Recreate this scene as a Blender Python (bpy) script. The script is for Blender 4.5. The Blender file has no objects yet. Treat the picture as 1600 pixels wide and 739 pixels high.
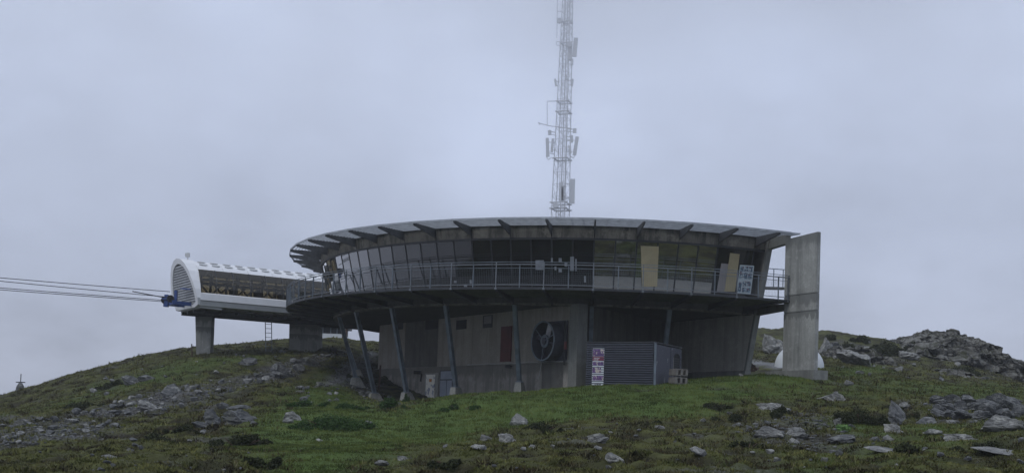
import bpy, bmesh, math, random
import numpy as np
from mathutils import Vector, Matrix
random.seed(7); rng = np.random.default_rng(7)
S = bpy.context.scene
COL = S.collection

# ------------------------------------------------------------------ camera
FPX, PYC, PITCH, ROLL = 1776.4682, 572.6932, .0468, .0359      # measured in the 1600 px photograph
cam = bpy.data.objects.new('camera', bpy.data.cameras.new('camera')); COL.objects.link(cam)
cam.data.sensor_width = 36; cam.data.lens = FPX / 1600 * 36
cam.data.clip_start = .1; cam.data.clip_end = 5000
cam.matrix_world = Matrix.Rotation(math.pi / 2 + PITCH, 4, 'X') @ Matrix.Rotation(ROLL, 4, 'Z')
# the photograph is a crop: the optical centre lies below the picture's centre
cam.data.shift_y = (PYC - 369.5) / 1600
S.camera = cam
S.view_settings.view_transform = 'Standard'; S.view_settings.look = 'None'
S.view_settings.exposure = 0; S.view_settings.gamma = 1
S.cycles.max_bounces = 8; S.cycles.transparent_max_bounces = 24; S.cycles.volume_bounces = 4

# ------------------------------------------------------------------ sky and sun
SUN_EL, SUN_AZ = math.radians(48), math.radians(-140)   # behind thin cloud, from the left
W = bpy.data.worlds.new('World'); S.world = W; W.use_nodes = True
nt = W.node_tree; nt.nodes.clear()
def wn(t, **k):
    n = nt.nodes.new(t)
    for a, b in k.items(): setattr(n, a, b)
    return n
out = wn('ShaderNodeOutputWorld'); add = wn('ShaderNodeAddShader')
sky = wn('ShaderNodeTexSky', sky_type='NISHITA', sun_disc=False, sun_elevation=SUN_EL, sun_rotation=SUN_AZ)
b1 = wn('ShaderNodeBackground'); b1.inputs[1].default_value = .05
nt.links.new(sky.outputs[0], b1.inputs[0])
b2 = wn('ShaderNodeBackground'); b2.inputs[1].default_value = 1
tc = wn('ShaderNodeTexCoord'); mp = wn('ShaderNodeMapping'); mp.inputs['Scale'].default_value = (1.6, 1.6, 3.2)
ns = wn('ShaderNodeTexNoise'); ns.inputs['Scale'].default_value = 2.1; ns.inputs['Detail'].default_value = 6; ns.inputs['Roughness'].default_value = .58
sep = wn('ShaderNodeSeparateXYZ'); nt.links.new(tc.outputs['Generated'], sep.inputs[0])
cr = wn('ShaderNodeValToRGB'); e = cr.color_ramp.elements; e.new(.5); e.new(.6)   # overcast: brighter towards the zenith
for q, (p, c) in zip(e, ((.0, (.39, .428, .535)), (.08, (.405, .447, .565)), (.32, (.74, .85, 1.12)), (1., (.80, .88, 1.06)))): q.position = p; q.color = (*c, 1)
nt.links.new(sep.outputs[2], cr.inputs[0])
vr = wn('ShaderNodeMapRange'); vr.inputs['From Min'].default_value = .34; vr.inputs['From Max'].default_value = .66; vr.inputs['To Min'].default_value = .72; vr.inputs['To Max'].default_value = 1.18
mc = wn('ShaderNodeVectorMath', operation='SCALE')
nt.links.new(tc.outputs['Generated'], mp.inputs[0]); nt.links.new(mp.outputs[0], ns.inputs[0]); nt.links.new(ns.outputs[0], vr.inputs['Value'])
nt.links.new(cr.outputs[0], mc.inputs[0]); nt.links.new(vr.outputs[0], mc.inputs['Scale']); nt.links.new(mc.outputs[0], b2.inputs[0])
# an even cloud layer in front of a faint clear sky
mx = wn('ShaderNodeMixShader'); mx.inputs[0].default_value = .94
nt.links.new(b1.outputs[0], mx.inputs[1]); nt.links.new(b2.outputs[0], mx.inputs[2]); nt.links.new(mx.outputs[0], out.inputs[0])
sd = bpy.data.lights.new('sun', 'SUN'); sd.energy = 1.0; sd.angle = math.radians(16); sd.color = (1, .97, .93)
so = bpy.data.objects.new('sun', sd); COL.objects.link(so)
so.rotation_euler = (math.pi / 2 - SUN_EL, 0, math.radians(-40))
S.view_settings.exposure = 0

# ------------------------------------------------------------------ projection helpers (pixel of the 1600 px photograph <-> world)
def ray(px, py):
    a = (px - 800) / FPX; b = (PYC - py) / FPX
    c_, s_ = math.cos(ROLL), math.sin(ROLL)
    x = a * c_ - b * s_; y = a * s_ + b * c_
    c, s = math.cos(PITCH), math.sin(PITCH)
    d = np.array([x, c - y * s, s + y * c]); return d / d[1]
def at(px, py, Y): return ray(px, py) * Y

# ------------------------------------------------------------------ numpy noise
_perm = rng.permutation(512); _perm = np.concatenate([_perm, _perm, _perm])
_gr = rng.normal(size=(512, 3)); _gr /= np.linalg.norm(_gr, axis=1)[:, None]
def perlin(P):
    P = np.asarray(P, float); i = np.floor(P).astype(int); f = P - i; i &= 255
    u = f * f * f * (f * (f * 6 - 15) + 10)
    r = 0
    for dx in (0, 1):
        wx = u[:, 0] if dx else 1 - u[:, 0]
        for dy in (0, 1):
            wy = u[:, 1] if dy else 1 - u[:, 1]
            for dz in (0, 1):
                wz = u[:, 2] if dz else 1 - u[:, 2]
                h = _perm[_perm[_perm[i[:, 0] + dx] % 256 + i[:, 1] + dy] % 256 + i[:, 2] + dz]
                g = _gr[h]
                r = r + wx * wy * wz * (g[:, 0] * (f[:, 0] - dx) + g[:, 1] * (f[:, 1] - dy) + g[:, 2] * (f[:, 2] - dz))
    return r * 1.6
def fbm(P, o=4, rough=.5):
    r = 0; a = 1
    for k in range(o): r = r + a * perlin(P * 2 ** k + 17.3 * k); a *= rough
    return r
def fbm2(X, Y, s, o=4, z=0., rough=.5): return fbm(np.stack([X / s, Y / s, np.full_like(X, z)], 1), o, rough)

# ------------------------------------------------------------------ objects
OFF = {}
def props(o, label=None, cat=None, group=None, kind=None):
    if label: o['label'] = label
    if cat: o['category'] = cat
    if group: o['group'] = group
    if kind: o['kind'] = kind
    return o
def empty(name, loc, label, cat, group=None, rz=0):
    o = bpy.data.objects.new(name, None); COL.objects.link(o); o.location = loc; o.rotation_euler = (0, 0, rz)
    o.empty_display_size = .2
    OFF[o.name] = np.array(loc, float)
    return props(o, label, cat, group)
class MB:
    """collects shapes, links them as ONE mesh object"""
    def __init__(s): s.v = []; s.f = []; s.mi = []; s.m = 0
    def add(s, vs, fs):
        n = len(s.v); s.v += [tuple(map(float, q)) for q in vs]
        s.f += [tuple(n + i for i in g) for g in fs]; s.mi += [s.m] * len(fs); return s
    def box(s, c, d, R=None):
        c = np.array(c, float); h = np.array(d, float) / 2
        q = np.array([(x, y, z) for x in (-1, 1) for y in (-1, 1) for z in (-1, 1)]) * h
        if R is not None: q = q @ np.array(R).T
        return s.add(q + c, [(0, 1, 3, 2), (4, 6, 7, 5), (0, 4, 5, 1), (2, 3, 7, 6), (0, 2, 6, 4), (1, 5, 7, 3)])
    def hexa(s, q): # 8 points: bottom 4 ring, top 4 ring
        return s.add(q, [(3, 2, 1, 0), (4, 5, 6, 7), (0, 1, 5, 4), (1, 2, 6, 5), (2, 3, 7, 6), (3, 0, 4, 7)])
    def prism(s, poly, dirv): # planar polygon (3D points) extruded along dirv
        n = len(poly); p = np.array(poly, float); q = p + np.array(dirv, float)
        s.add(np.vstack([p, q]), [tuple(range(n - 1, -1, -1)), tuple(range(n, 2 * n))] + [(i, (i + 1) % n, n + (i + 1) % n, n + i) for i in range(n)])
        return s
    def bar(s, a, b, w, t=None, n=4, cap=True, roll=None):
        a = np.array(a, float); b = np.array(b, float); t = w if t is None else t
        d = b - a; d /= max(np.linalg.norm(d), 1e-9)
        up = np.array([0, 0, 1.]) if abs(d[2]) < .9 else np.array([0, 1., 0])
        if roll is not None: up = np.array(roll, float)
        x = np.cross(d, up); x /= np.linalg.norm(x); y = np.cross(x, d)
        if n == 4: ring = [(-1, -1), (1, -1), (1, 1), (-1, 1)]
        else: ring = [(math.cos(k * 2 * math.pi / n), math.sin(k * 2 * math.pi / n)) for k in range(n)]
        vs = [a + x * u * w / 2 + y * v * t / 2 for u, v in ring] + [b + x * u * w / 2 + y * v * t / 2 for u, v in ring]
        fs = [(i, (i + 1) % n, n + (i + 1) % n, n + i) for i in range(n)]
        if cap: fs += [tuple(range(n - 1, -1, -1)), tuple(range(n, 2 * n))]
        return s.add(vs, fs)
    def path(s, pts, w, n=6):
        for a, b in zip(pts, pts[1:]): s.bar(a, b, w, n=n)
        return s
    def sweep(s, prof, ta, tb, n, caps=True): # (r,z) outline swept about the local z axis; angle 0 faces -y
        m = len(prof); vs = []
        for k in range(n + 1):
            t = ta + (tb - ta) * k / n
            vs += [(r * math.sin(t), -r * math.cos(t), z) for r, z in prof]
        fs = []
        for k in range(n):
            for i in range(m):
                j = (i + 1) % m; fs.append((k * m + i, (k + 1) * m + i, (k + 1) * m + j, k * m + j))
        if caps: fs += [tuple(range(m)), tuple(n * m + i for i in range(m - 1, -1, -1))]
        return s.add(vs, fs)
    def build(s, name, mat, parent=None, local=False, smooth=False, fix=True, mats=None, loc=None):
        me = bpy.data.meshes.new(name)
        v = np.array(s.v, float)
        off = np.zeros(3)
        if parent is not None: off = OFF.get(parent.name, np.zeros(3))
        if loc is not None: off = np.array(loc, float)
        if not local: v = v - off
        me.from_pydata(v.tolist(), [], s.f); 
        for m_ in (mats or [mat]): me.materials.append(m_)
        if mats: me.polygons.foreach_set('material_index', s.mi)
        if fix:
            bm = bmesh.new(); bm.from_mesh(me); bmesh.ops.recalc_face_normals(bm, faces=bm.faces); bm.to_mesh(me); bm.free()
        if smooth: me.polygons.foreach_set('use_smooth', [True] * len(me.polygons))
        o = bpy.data.objects.new(name, me); COL.objects.link(o)
        if parent is not None: o.parent = parent; OFF[o.name] = off
        elif loc is not None: o.location = loc; OFF[o.name] = off
        return o
def inst(src, name, parent=None, loc=None, rot=None, scale=None):
    o = bpy.data.objects.new(name, src.data); COL.objects.link(o)
    if parent is not None: o.parent = parent
    if loc is not None: o.location = loc
    if rot is not None: o.rotation_euler = rot
    if scale is not None: o.scale = scale
    return o

# ------------------------------------------------------------------ materials
class N:
    def __init__(s, name):
        s.m = bpy.data.materials.new(name); s.m.use_nodes = True; s.t = s.m.node_tree; s.t.nodes.clear()
        s.out = s.n('ShaderNodeOutputMaterial')
    def n(s, t, **k):
        x = s.t.nodes.new(t)
        for a, b in k.items(): setattr(x, a, b)
        return x
    def l(s, a, b): s.t.links.new(a, b)
    def pos(s, scale=(1, 1, 1), kind='Object'):
        if kind == 'World': g = s.n('ShaderNodeNewGeometry').outputs['Position']
        else: g = s.n('ShaderNodeTexCoord').outputs['Object']
        m = s.n('ShaderNodeMapping'); m.inputs['Scale'].default_value = scale; s.l(g, m.inputs[0]); return m.outputs[0]
    def noise(s, v, sc, det=4, rough=.55):
        x = s.n('ShaderNodeTexNoise'); x.inputs['Scale'].default_value = sc; x.inputs['Detail'].default_value = det; x.inputs['Roughness'].default_value = rough
        if v is not None: s.l(v, x.inputs[0])
        return x.outputs[0]
    def ramp(s, v, stops, interp='LINEAR'):
        x = s.n('ShaderNodeValToRGB'); e = x.color_ramp.elements; x.color_ramp.interpolation = interp
        while len(e) < len(stops): e.new(.5)
        for q, (p, c) in zip(e, stops): q.position = p; q.color = (c, c, c, 1) if isinstance(c, (int, float)) else (*c, 1)
        s.l(v, x.inputs[0]); return x.outputs[0]
    def mix(s, f, a, b, mode='MIX'):
        x = s.n('ShaderNodeMix', data_type='RGBA', blend_type=mode)
        for i, q in ((0, f), (6, a), (7, b)):
            if isinstance(q, (int, float)): x.inputs[i].default_value = q if i == 0 else (q, q, q, 1)
            elif isinstance(q, tuple): x.inputs[i].default_value = (*q, 1)
            else: s.l(q, x.inputs[i])
        return x.outputs[2]
    def pr(s, col, rough=.8, metal=0., bump=None, bs=.3, bd=.02, spec=.4):
        p = s.n('ShaderNodeBsdfPrincipled')
        for i, q in (('Base Color', col), ('Roughness', rough), ('Metallic', metal), ('Specular IOR Level', spec)):
            if isinstance(q, (int, float)): p.inputs[i].default_value = q
            elif isinstance(q, tuple): p.inputs[i].default_value = (*q, 1)
            else: s.l(q, p.inputs[i])
        if bump is not None:
            b = s.n('ShaderNodeBump'); b.inputs['Strength'].default_value = bs; b.inputs['Distance'].default_value = bd
            s.l(bump, b.inputs['Height']); s.l(b.outputs[0], p.inputs['Normal'])
        s.l(p.outputs[0], s.out.inputs[0]); s.p = p; return s.m
def plain(name, c, rough=.6, metal=0., var=.25, sc=3., spec=.4):
    m = N(name); v = m.pos(kind='World')
    c2 = m.mix(m.ramp(m.noise(v, sc, 5), [(.3, 0.), (.7, 1.)]), tuple(x * (1 - var) for x in c), tuple(min(1, x * (1 + var)) for x in c))
    return m.pr(c2, rough, metal, spec=spec)
def concrete(name, base, dark, streak=.6, patch=.5, joints=()):
    m = N(name)
    vv = m.pos((1, 1, 1), 'World'); sc = lambda c, k: tuple(min(1, q * k) for q in c)
    st = m.noise(m.pos((2.2, 2.2, .13), 'World'), 1.1, 6, .7)     # run-off streaks
    st2 = m.noise(m.pos((7, 7, .35), 'World'), 1.2, 4, .65)
    big = m.noise(vv, .45, 6, .65); mid = m.noise(vv, 1.5, 7, .72); fine = m.noise(vv, 11, 6, .75)
    c = m.mix(m.ramp(big, [(.36, 0.), (.64, 1.)]), sc(base, .72), sc(base, 1.08))
    oi = m.n('ShaderNodeObjectInfo').outputs['Random']                  # every cast a little different
    c = m.mix(m.ramp(oi, [(0., 0.), (1., .38)]), c, sc(base, .62))
    c = m.mix(m.ramp(st, [(.47, 0.), (.60, streak)]), c, dark)
    c = m.mix(m.ramp(st2, [(.56, 0.), (.70, streak * .5)]), c, sc(dark, 1.1))
    c = m.mix(m.ramp(mid, [(.54, 0.), (.62, patch)]), c, sc(base, 1.30))
    c = m.mix(m.ramp(mid, [(.33, patch), (.43, 0.)]), c, sc(dark, .9))
    if joints:      # damp that has crept down from the cold joints
        z = m.n('ShaderNodeSeparateXYZ'); m.l(vv, z.inputs[0])
        wob = m.n('ShaderNodeMath', operation='MULTIPLY_ADD'); m.l(m.noise(m.pos((3, 3, .8), 'World'), 1.3, 5, .7), wob.inputs[0]); wob.inputs[1].default_value = 1.5; m.l(z.outputs[2], wob.inputs[2])
        for zj, dep in joints:
            mr = m.n('ShaderNodeMapRange', interpolation_type='SMOOTHSTEP'); mr.inputs['From Min'].default_value = zj + .72 - dep; mr.inputs['From Max'].default_value = zj + .72 - dep * .55; m.l(wob.outputs[0], mr.inputs['Value'])
            up = m.n('ShaderNodeMath', operation='LESS_THAN'); m.l(z.outputs[2], up.inputs[0]); up.inputs[1].default_value = zj + .06
            f = m.n('ShaderNodeMath', operation='MULTIPLY'); m.l(mr.outputs[0], f.inputs[0]); m.l(up.outputs[0], f.inputs[1])
            f2 = m.n('ShaderNodeMath', operation='MULTIPLY'); m.l(f.outputs[0], f2.inputs[0]); f2.inputs[1].default_value = .75
            c = m.mix(f2.outputs[0], c, dark)
    c = m.mix(m.ramp(fine, [(.32, .5), (.6, 0.)]), c, sc(base, .5))
    return m.pr(c, .85, 0, fine, .4, .02)
M = {}
M['conc'] = concrete('board_marked_concrete', (.20, .205, .19), (.085, .087, .08), .6, .35)
M['conc_light'] = concrete('pale_concrete', (.30, .30, .27), (.13, .13, .12), .55, .5)
M['conc_wall'] = concrete('wall_concrete', (.34, .315, .27), (.17, .157, .135), .5, .25)
M['conc_radial'] = concrete('radial_wall_concrete', (.42, .41, .37), (.22, .21, .19), .5, .25)
M['conc_low'] = concrete('plinth_concrete', (.32, .30, .265), (.11, .105, .092), .75, .4, ((3.05, .7),))
M['conc_wet'] = concrete('damp_concrete', (.13, .125, .112), (.06, .058, .052), .7, .5)
M['conc_stain'] = concrete('stained_fascia_concrete', (.165, .158, .138), (.04, .041, .036), .9, .7)
M['conc_slab'] = concrete('slab_concrete', (.31, .315, .295), (.10, .105, .10), .45, .45, ((6.72, .55), (9.9, .9), (5.86, .35)))
M['conc_dark'] = concrete('dark_concrete', (.12, .117, .105), (.045, .045, .043), .6, .3)  # darker mix for soffits, recessed walls, beams and hidden cores
M['deck'] = concrete('wet_deck_concrete', (.36, .37, .38), (.25, .26, .27), .3, .2)
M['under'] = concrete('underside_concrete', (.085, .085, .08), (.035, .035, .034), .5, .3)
M['steel'] = plain('blue_grey_steel', (.12, .145, .17), .45, .3, .35, 2.)
M['steel_dark'] = plain('dark_steel', (.028, .031, .036), .5, .3, .3)
M['bracket'] = plain('bracket_steel', (.055, .058, .062), .55, .3, .3)
M['galv'] = plain('galvanised_steel', (.14, .155, .17), .45, .5, .2, 6.)
M['mast'] = plain('fog_pale_mast_steel', (.44, .46, .49), .6, .1, .1, 1.)  # pale base colour carries part of the fog's fade
M['panel_ant'] = plain('antenna_plastic', (.45, .47, .5), .6, 0, .05)
M['louver'] = plain('louver_metal', (.29, .31, .335), .5, .2, .2, 4.)
M['frame'] = plain('window_frame_dark', (.02, .022, .025), .5, .2, .2)
M['ply'] = plain('plywood', (.30, .26, .155), .8, 0, .12, 2.)
M['greyboard'] = plain('grey_board', (.20, .19, .185), .8, 0, .1, 2.)
M['paper'] = plain('paper', (.17, .185, .20), .8, 0, .2, 5.)
M['red'] = plain('oxide_red_paint', (.085, .016, .016), .7, 0, .3, 2.)
M['navy'] = plain('navy_cladding', (.052, .058, .075), .5, .1, .2, 2.)
M['white'] = plain('white_coating', (.62, .63, .64), .45, 0, .04, 2.)
M['slat'] = plain('grey_slat', (.24, .25, .26), .5, 0, .15, 2.)
M['greywhite'] = plain('grey_white_panel', (.40, .41, .41), .5, 0, .08, 2.)
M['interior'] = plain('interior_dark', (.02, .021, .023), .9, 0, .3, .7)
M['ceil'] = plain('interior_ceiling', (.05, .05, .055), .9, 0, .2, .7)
M['bluepaint'] = plain('blue_paint', (.02, .05, .17), .5, 0, .3, 3.)
M['wood'] = plain('weathered_wood', (.14, .132, .12), .85, 0, .3, 6.)
M['woodbrown'] = plain('brown_wood', (.06, .035, .025), .85, 0, .3, 6.)
M['rubber'] = plain('black_rubber', (.015, .015, .016), .7, 0, .2)
M['tank'] = plain('tank_white', (.50, .53, .55), .5, 0, .08, 1.)
M['fan'] = plain('fan_grey', (.055, .057, .07), .5, .2, .25, 3.)
M['fanblade'] = plain('fan_blade', (.28, .28, .30), .5, .2, .2, 3.)

def glass(name, refl, tint, gcol=(1, 1, 1), f0=0., film=1., pw=1.):
    m = N(name)
    g = m.n('ShaderNodeBsdfGlossy'); g.inputs['Color'].default_value = (*gcol, 1); g.inputs['Roughness'].default_value = .03
    v = m.pos((1, 1, 1), 'World')
    b = m.n('ShaderNodeBump'); b.inputs['Strength'].default_value = .03; b.inputs['Distance'].default_value = .02
    m.l(m.noise(v, 1.2, 2), b.inputs['Height']); m.l(b.outputs[0], g.inputs['Normal'])
    t = m.n('ShaderNodeBsdfTransparent'); t.inputs[0].default_value = (*tint, 1)
    # dusty film
    d = m.n('ShaderNodeBsdfDiffuse'); d.inputs[0].default_value = (.12, .125, .13, 1)
    df = m.ramp(m.noise(m.pos((2, 2, .5), 'World'), 2, 5, .7), [(.35, .02 * film), (.75, .12 * film)])
    m0 = m.n('ShaderNodeMixShader'); m.l(df, m0.inputs[0]); m.l(t.outputs[0], m0.inputs[1]); m.l(d.outputs[0], m0.inputs[2])
    lw = m.n('ShaderNodeLayerWeight'); lw.inputs[0].default_value = .5
    pwn = m.n('ShaderNodeMath', operation='POWER'); m.l(lw.outputs['Facing'], pwn.inputs[0]); pwn.inputs[1].default_value = pw
    fr = m.n('ShaderNodeMath', operation='MULTIPLY_ADD', use_clamp=True); m.l(pwn.outputs[0], fr.inputs[0]); fr.inputs[1].default_value = f0; fr.inputs[2].default_value = refl
    x = m.n('ShaderNodeMixShader'); m.l(fr.outputs[0], x.inputs[0]); m.l(m0.outputs[0], x.inputs[1]); m.l(g.outputs[0], x.inputs[2])
    m.l(x.outputs[0], m.out.inputs[0]); return m.m
M['glass'] = glass('window_glass', .04, (.10, .11, .125), f0=1.25, pw=2.)
M['glass_green'] = glass('coated_window_glass', .42, (.2, .22, .2), (.95, .95, .9), f0=.3)
M['glass_smoke'] = glass('smoked_glass', .01, (.64, .60, .50), f0=.10, film=.3)

def printed(name, stops, scale, base, seed=0.):   # flat print: posters
    m = N(name); v = m.pos(scale, 'Object')
    x = m.n('ShaderNodeTexVoronoi', feature='F1', distance='CHEBYCHEV'); x.inputs['Scale'].default_value = 1; m.l(v, x.inputs[0])
    sep = m.n('ShaderNodeSeparateColor'); m.l(x.outputs['Color'], sep.inputs[0])
    return m.pr(m.ramp(sep.outputs[0], stops, 'CONSTANT'), .5)
M['photo_purple'] = printed('print_purple', [(0, (.09, .05, .16)), (.35, (.16, .09, .22)), (.55, (.42, .38, .36)), (.75, (.12, .06, .15)), (.88, (.5, .45, .36))], (14, 14, 9), 0)
M['photo_blue'] = printed('print_blue', [(0, (.05, .09, .13)), (.3, (.12, .2, .28)), (.5, (.3, .36, .4)), (.7, (.08, .1, .14)), (.85, (.16, .05, .06)), (.93, (.4, .45, .45))], (16, 16, 16), 0)
M['bannerwhite'] = plain('banner_white', (.50, .54, .56), .6, 0, .04)
M['bannerred'] = plain('banner_crimson', (.16, .025, .06), .6, 0, .05)
M['ink'] = plain('ink_dark', (.06, .05, .10), .6, 0, .05)
M['postwhite'] = plain('poster_white', (.42, .48, .50), .5, 0, .06)
M['orange'] = plain('orange_sign', (.45, .17, .03), .6, 0, .1)

def whitedoor():
    m = N('peeling_white_paint'); v = m.pos((1, 1, 1), 'World')
    f = m.ramp(m.noise(m.pos((1, 1, .8), 'World'), 3.5, 6, .65), [(.53, 0.), (.57, 1.)])
    return m.pr(m.mix(f, (.72, .69, .60), (.26, .28, .32)), .7)
M['whitedoor'] = whitedoor()   # weathered paint over grey
M['greydoor'] = plain('blue_grey_door', (.24, .27, .32), .6, 0, .12, 2.)
def peel():
    m = N('flaking_navy_board'); 
    f = m.ramp(m.noise(m.pos((1, 1, .45), 'World'), 5, 6, .7), [(.62, 0.), (.66, 1.)])
    g = m.ramp(m.noise(m.pos((1, 1, 1), 'World'), 16, 4, .7), [(.3, 0.), (.7, 1.)])
    return m.pr(m.mix(f, m.mix(g, (.05, .052, .07), (.095, .098, .12)), (.34, .34, .35)), .8)
M['peel'] = peel()
def rockmat(name, a, b, lich):
    m = N(name); v = m.pos((1, 1, 1), 'World')
    c = m.mix(m.ramp(m.noise(v, 1.6, 6, .65), [(.35, 0.), (.65, 1.)]), a, b)
    c = m.mix(m.ramp(m.noise(v, 4.5, 7, .7), [(.50, 0.), (.62, .85)]), c, lich)
    c = m.mix(m.ramp(m.noise(m.pos((1, 1, 3), 'World'), 3., 6, .75), [(.60, 0.), (.68, .8)]), c, (.035, .035, .033))
    c = m.mix(m.ramp(m.noise(v, .9, 5, .6), [(.58, 0.), (.70, .55)]), c, (.055, .06, .03))
    return m.pr(c, .9, 0, m.noise(v, 7, 9, .8), 1., .10)
M['rock'] = rockmat('lichened_rock', (.115, .118, .115), (.215, .218, .21), (.37, .37, .34))
M['rockdark'] = rockmat('dark_slate_rock', (.058, .062, .065), (.115, .12, .122), (.23, .235, .225))
def cragmat():
    m = N('crag_rock'); v = m.pos((1, 1, 1), 'World'); h = m.pos((.55, .55, 1.6), 'World')
    c = m.mix(m.ramp(m.noise(h, .9, 8, .72), [(.38, 0.), (.60, 1.)]), (.065, .065, .060), (.19, .19, .172))
    c = m.mix(m.ramp(m.noise(v, 2.2, 7, .7), [(.52, 0.), (.62, .8)]), c, (.27, .27, .245))
    vo = m.n('ShaderNodeTexVoronoi', feature='DISTANCE_TO_EDGE'); vo.inputs['Scale'].default_value = .9; m.l(h, vo.inputs[0])
    c = m.mix(m.ramp(vo.outputs[0], [(.0, .9), (.07, 0.)]), c, (.020, .020, .018))
    g = m.n('ShaderNodeNewGeometry'); z = m.n('ShaderNodeSeparateXYZ'); m.l(g.outputs['Normal'], z.inputs[0])
    mo = m.n('ShaderNodeMath', operation='MULTIPLY'); m.l(m.ramp(z.outputs[2], [(.62, 0.), (.82, 1.)]), mo.inputs[0]); m.l(m.ramp(m.noise(v, .55, 6, .65), [(.46, 0.), (.54, 1.)]), mo.inputs[1])
    c = m.mix(mo.outputs[0], c, (.032, .034, .014))
    ht = m.n('ShaderNodeMath', operation='ADD'); m.l(m.noise(h, 1.8, 9, .75), ht.inputs[0]); m.l(m.ramp(vo.outputs[0], [(0., 0.), (.12, .5)]), ht.inputs[1])
    return m.pr(c, .92, 0, ht.outputs[0], 1., .35)
M['crag'] = cragmat()

def attrmat(name, rough=.9, trans=0.):
    m = N(name); a = m.n('ShaderNodeAttribute', attribute_name='tint')
    mm = m.pr(a.outputs['Color'], rough, spec=.15)
    return mm
M['foliage'] = attrmat('foliage')
def groundmat():
    m = N('moor_ground'); v = m.pos((1, 1, 1), 'World')
    A = lambda n: m.n('ShaderNodeAttribute', attribute_name=n).outputs['Fac']
    n1 = m.noise(v, .5, 6, .65); n2 = m.noise(v, 2.6, 6, .7); n3 = m.noise(v, 12, 5, .7)
    heath = m.mix(A('moss'), (.018, .016, .009), (.070, .076, .021))
    heath = m.mix(m.ramp(n1, [(.42, 0.), (.62, .7)]), heath, (.050, .056, .022))
    heath = m.mix(m.ramp(n2, [(.50, 0.), (.68, .6)]), heath, (.030, .026, .016))
    heath = m.mix(m.ramp(n3, [(.54, 0.), (.74, .5)]), heath, (.12, .115, .05))
    green = m.mix(m.ramp(n2, [(.35, 0.), (.65, 1.)]), (.040, .068, .014), (.070, .108, .024))
    green = m.mix(m.ramp(n1, [(.5, 0.), (.7, .5)]), green, (.095, .12, .04))
    soil = m.mix(m.ramp(n2, [(.4, 0.), (.6, 1.)]), (.028, .026, .024), (.085, .085, .083))
    soil = m.mix(m.ramp(n3, [(.54, 0.), (.64, .8)]), soil, (.18, .185, .185))
    grav = m.mix(m.ramp(n3, [(.35, 0.), (.65, 1.)]), (.10, .105, .11), (.20, .205, .215))
    c = m.mix(A('green'), heath, green); c = m.mix(A('scree'), c, soil); c = m.mix(A('gravel'), c, grav)
    return m.pr(c, .95, 0, m.noise(v, 7, 8, .75), .7, .06, spec=.15)
M['ground'] = groundmat()

# ------------------------------------------------------------------ ground
CP = [ # photo x, photo y, distance: points surveyed along the slopes
 (-150,760,22),(0,745,22),(200,745,22),(400,745,22),(600,742,22),(800,742,22),(1000,742,22),(1200,742,22),(1400,742,22),(1600,739,22),(1750,735,22),
 (-150,715,33),(0,705,34),(200,698,34),(400,697,34),(600,698,33),(800,692,33),(1000,690,32),(1200,692,31),(1400,694,31),(1600,678,31),(1750,670,31),
 (-150,680,50),(0,664,50),(200,652,50),(400,650,46),(600,665,43),(800,658,43),(1000,650,42),(1200,654,42),(1350,662,42),(1500,655,42),(1650,640,43),
 (-100,648,70),(0,640,66),(150,618,64),(300,606,63),(400,610,57),(480,610,58),(560,618,64),(600,630,58),(650,627,53),(700,622,52.5),(760,618,52),(850,613,52),(930,608.5,51.5),(1022,606,51.5),
 (1100,604,51.5),(1180,603,51.5),(1280,603,52),(1400,612,55),(1500,622,55),(1600,622,57),
 (-100,660,90),(-60,646,82),(-20,628,80),(25,615,82),(0,621,86),(80,596,86),(150,575,84),(240,556,84),(320,553,82),(400,543,86),(500,533,92),(560,529,97),
 (300,580,72),(400,578,72),(480,572,74),(525,575,76),(560,566,80),(575,545,92),(545,590,72),(640,632,61.5),(590,632,65),
 (1150,588,58),(1210,586,57),(1280,590,57),(1340,588,64),(1420,592,70),(1520,598,72),(1600,604,76),(1700,620,80),
 (1200,569,72),(1300,572,74),(1340,569,84),(1230,550,90),(1320,560,92),(1190,514,108),(1235,512,110),(1290,524,110),(1350,536,112),(1400,534,112),(1450,545,108),(1530,560,104),(1600,600,100),(1700,650,100),
]
_P = np.array([at(*c) for c in CP])
_A = np.array([(0,0,-1.65),(-12,6,-1.7),(12,6,-1.6),(0,12,-1.5),(-30,10,-2.5),(30,10,-1.2),(0,-25,-1.5),(-40,-30,-1),(40,-30,0),
 (0,66,1.6),(6,66,2.0),(2,75,2.2),(10,72,2.6),(-6,76,2.2),(-10,86,4.0),(0,90,4.5),(10,90,5.2),(-45,60,-4.5),(-60,60,-10),(-48,92,-5),(-70,90,-14),(60,50,.2),(65,90,-3),
 (-40,112,-2),(-20,115,2.0),(-8,118,3.6),(8,120,5.5),(22,128,5.0),(36,126,3.0),(50,118,-2),(0,150,-4),(-50,150,-12),(50,150,-8),(-95,60,-25),(-125,100,-32),(-90,112,-26),(95,60,-6),(95,112,-15),(0,-80,-1.5),(-80,0,-18),(-80,30,-20),(80,0,-3),(-45,35,-7),(-60,18,-13),(-42,8,-6),(-60,-20,-8)])
_Q = np.vstack([_P, _A])
def _phi(d2): return np.where(d2 > 0, .5 * d2 * np.log(np.maximum(d2, 1e-12)), 0)
_k = len(_Q); _d = ((_Q[:, None, :2] - _Q[None, :, :2]) ** 2).sum(-1)
_K = np.zeros((_k + 3, _k + 3)); _K[:_k, :_k] = _phi(_d) + np.eye(_k) * .6
_K[:_k, _k:] = np.c_[np.ones(_k), _Q[:, :2]]; _K[_k:, :_k] = _K[:_k, _k:].T
_w = np.linalg.solve(_K, np.r_[_Q[:, 2], 0, 0, 0])
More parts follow.
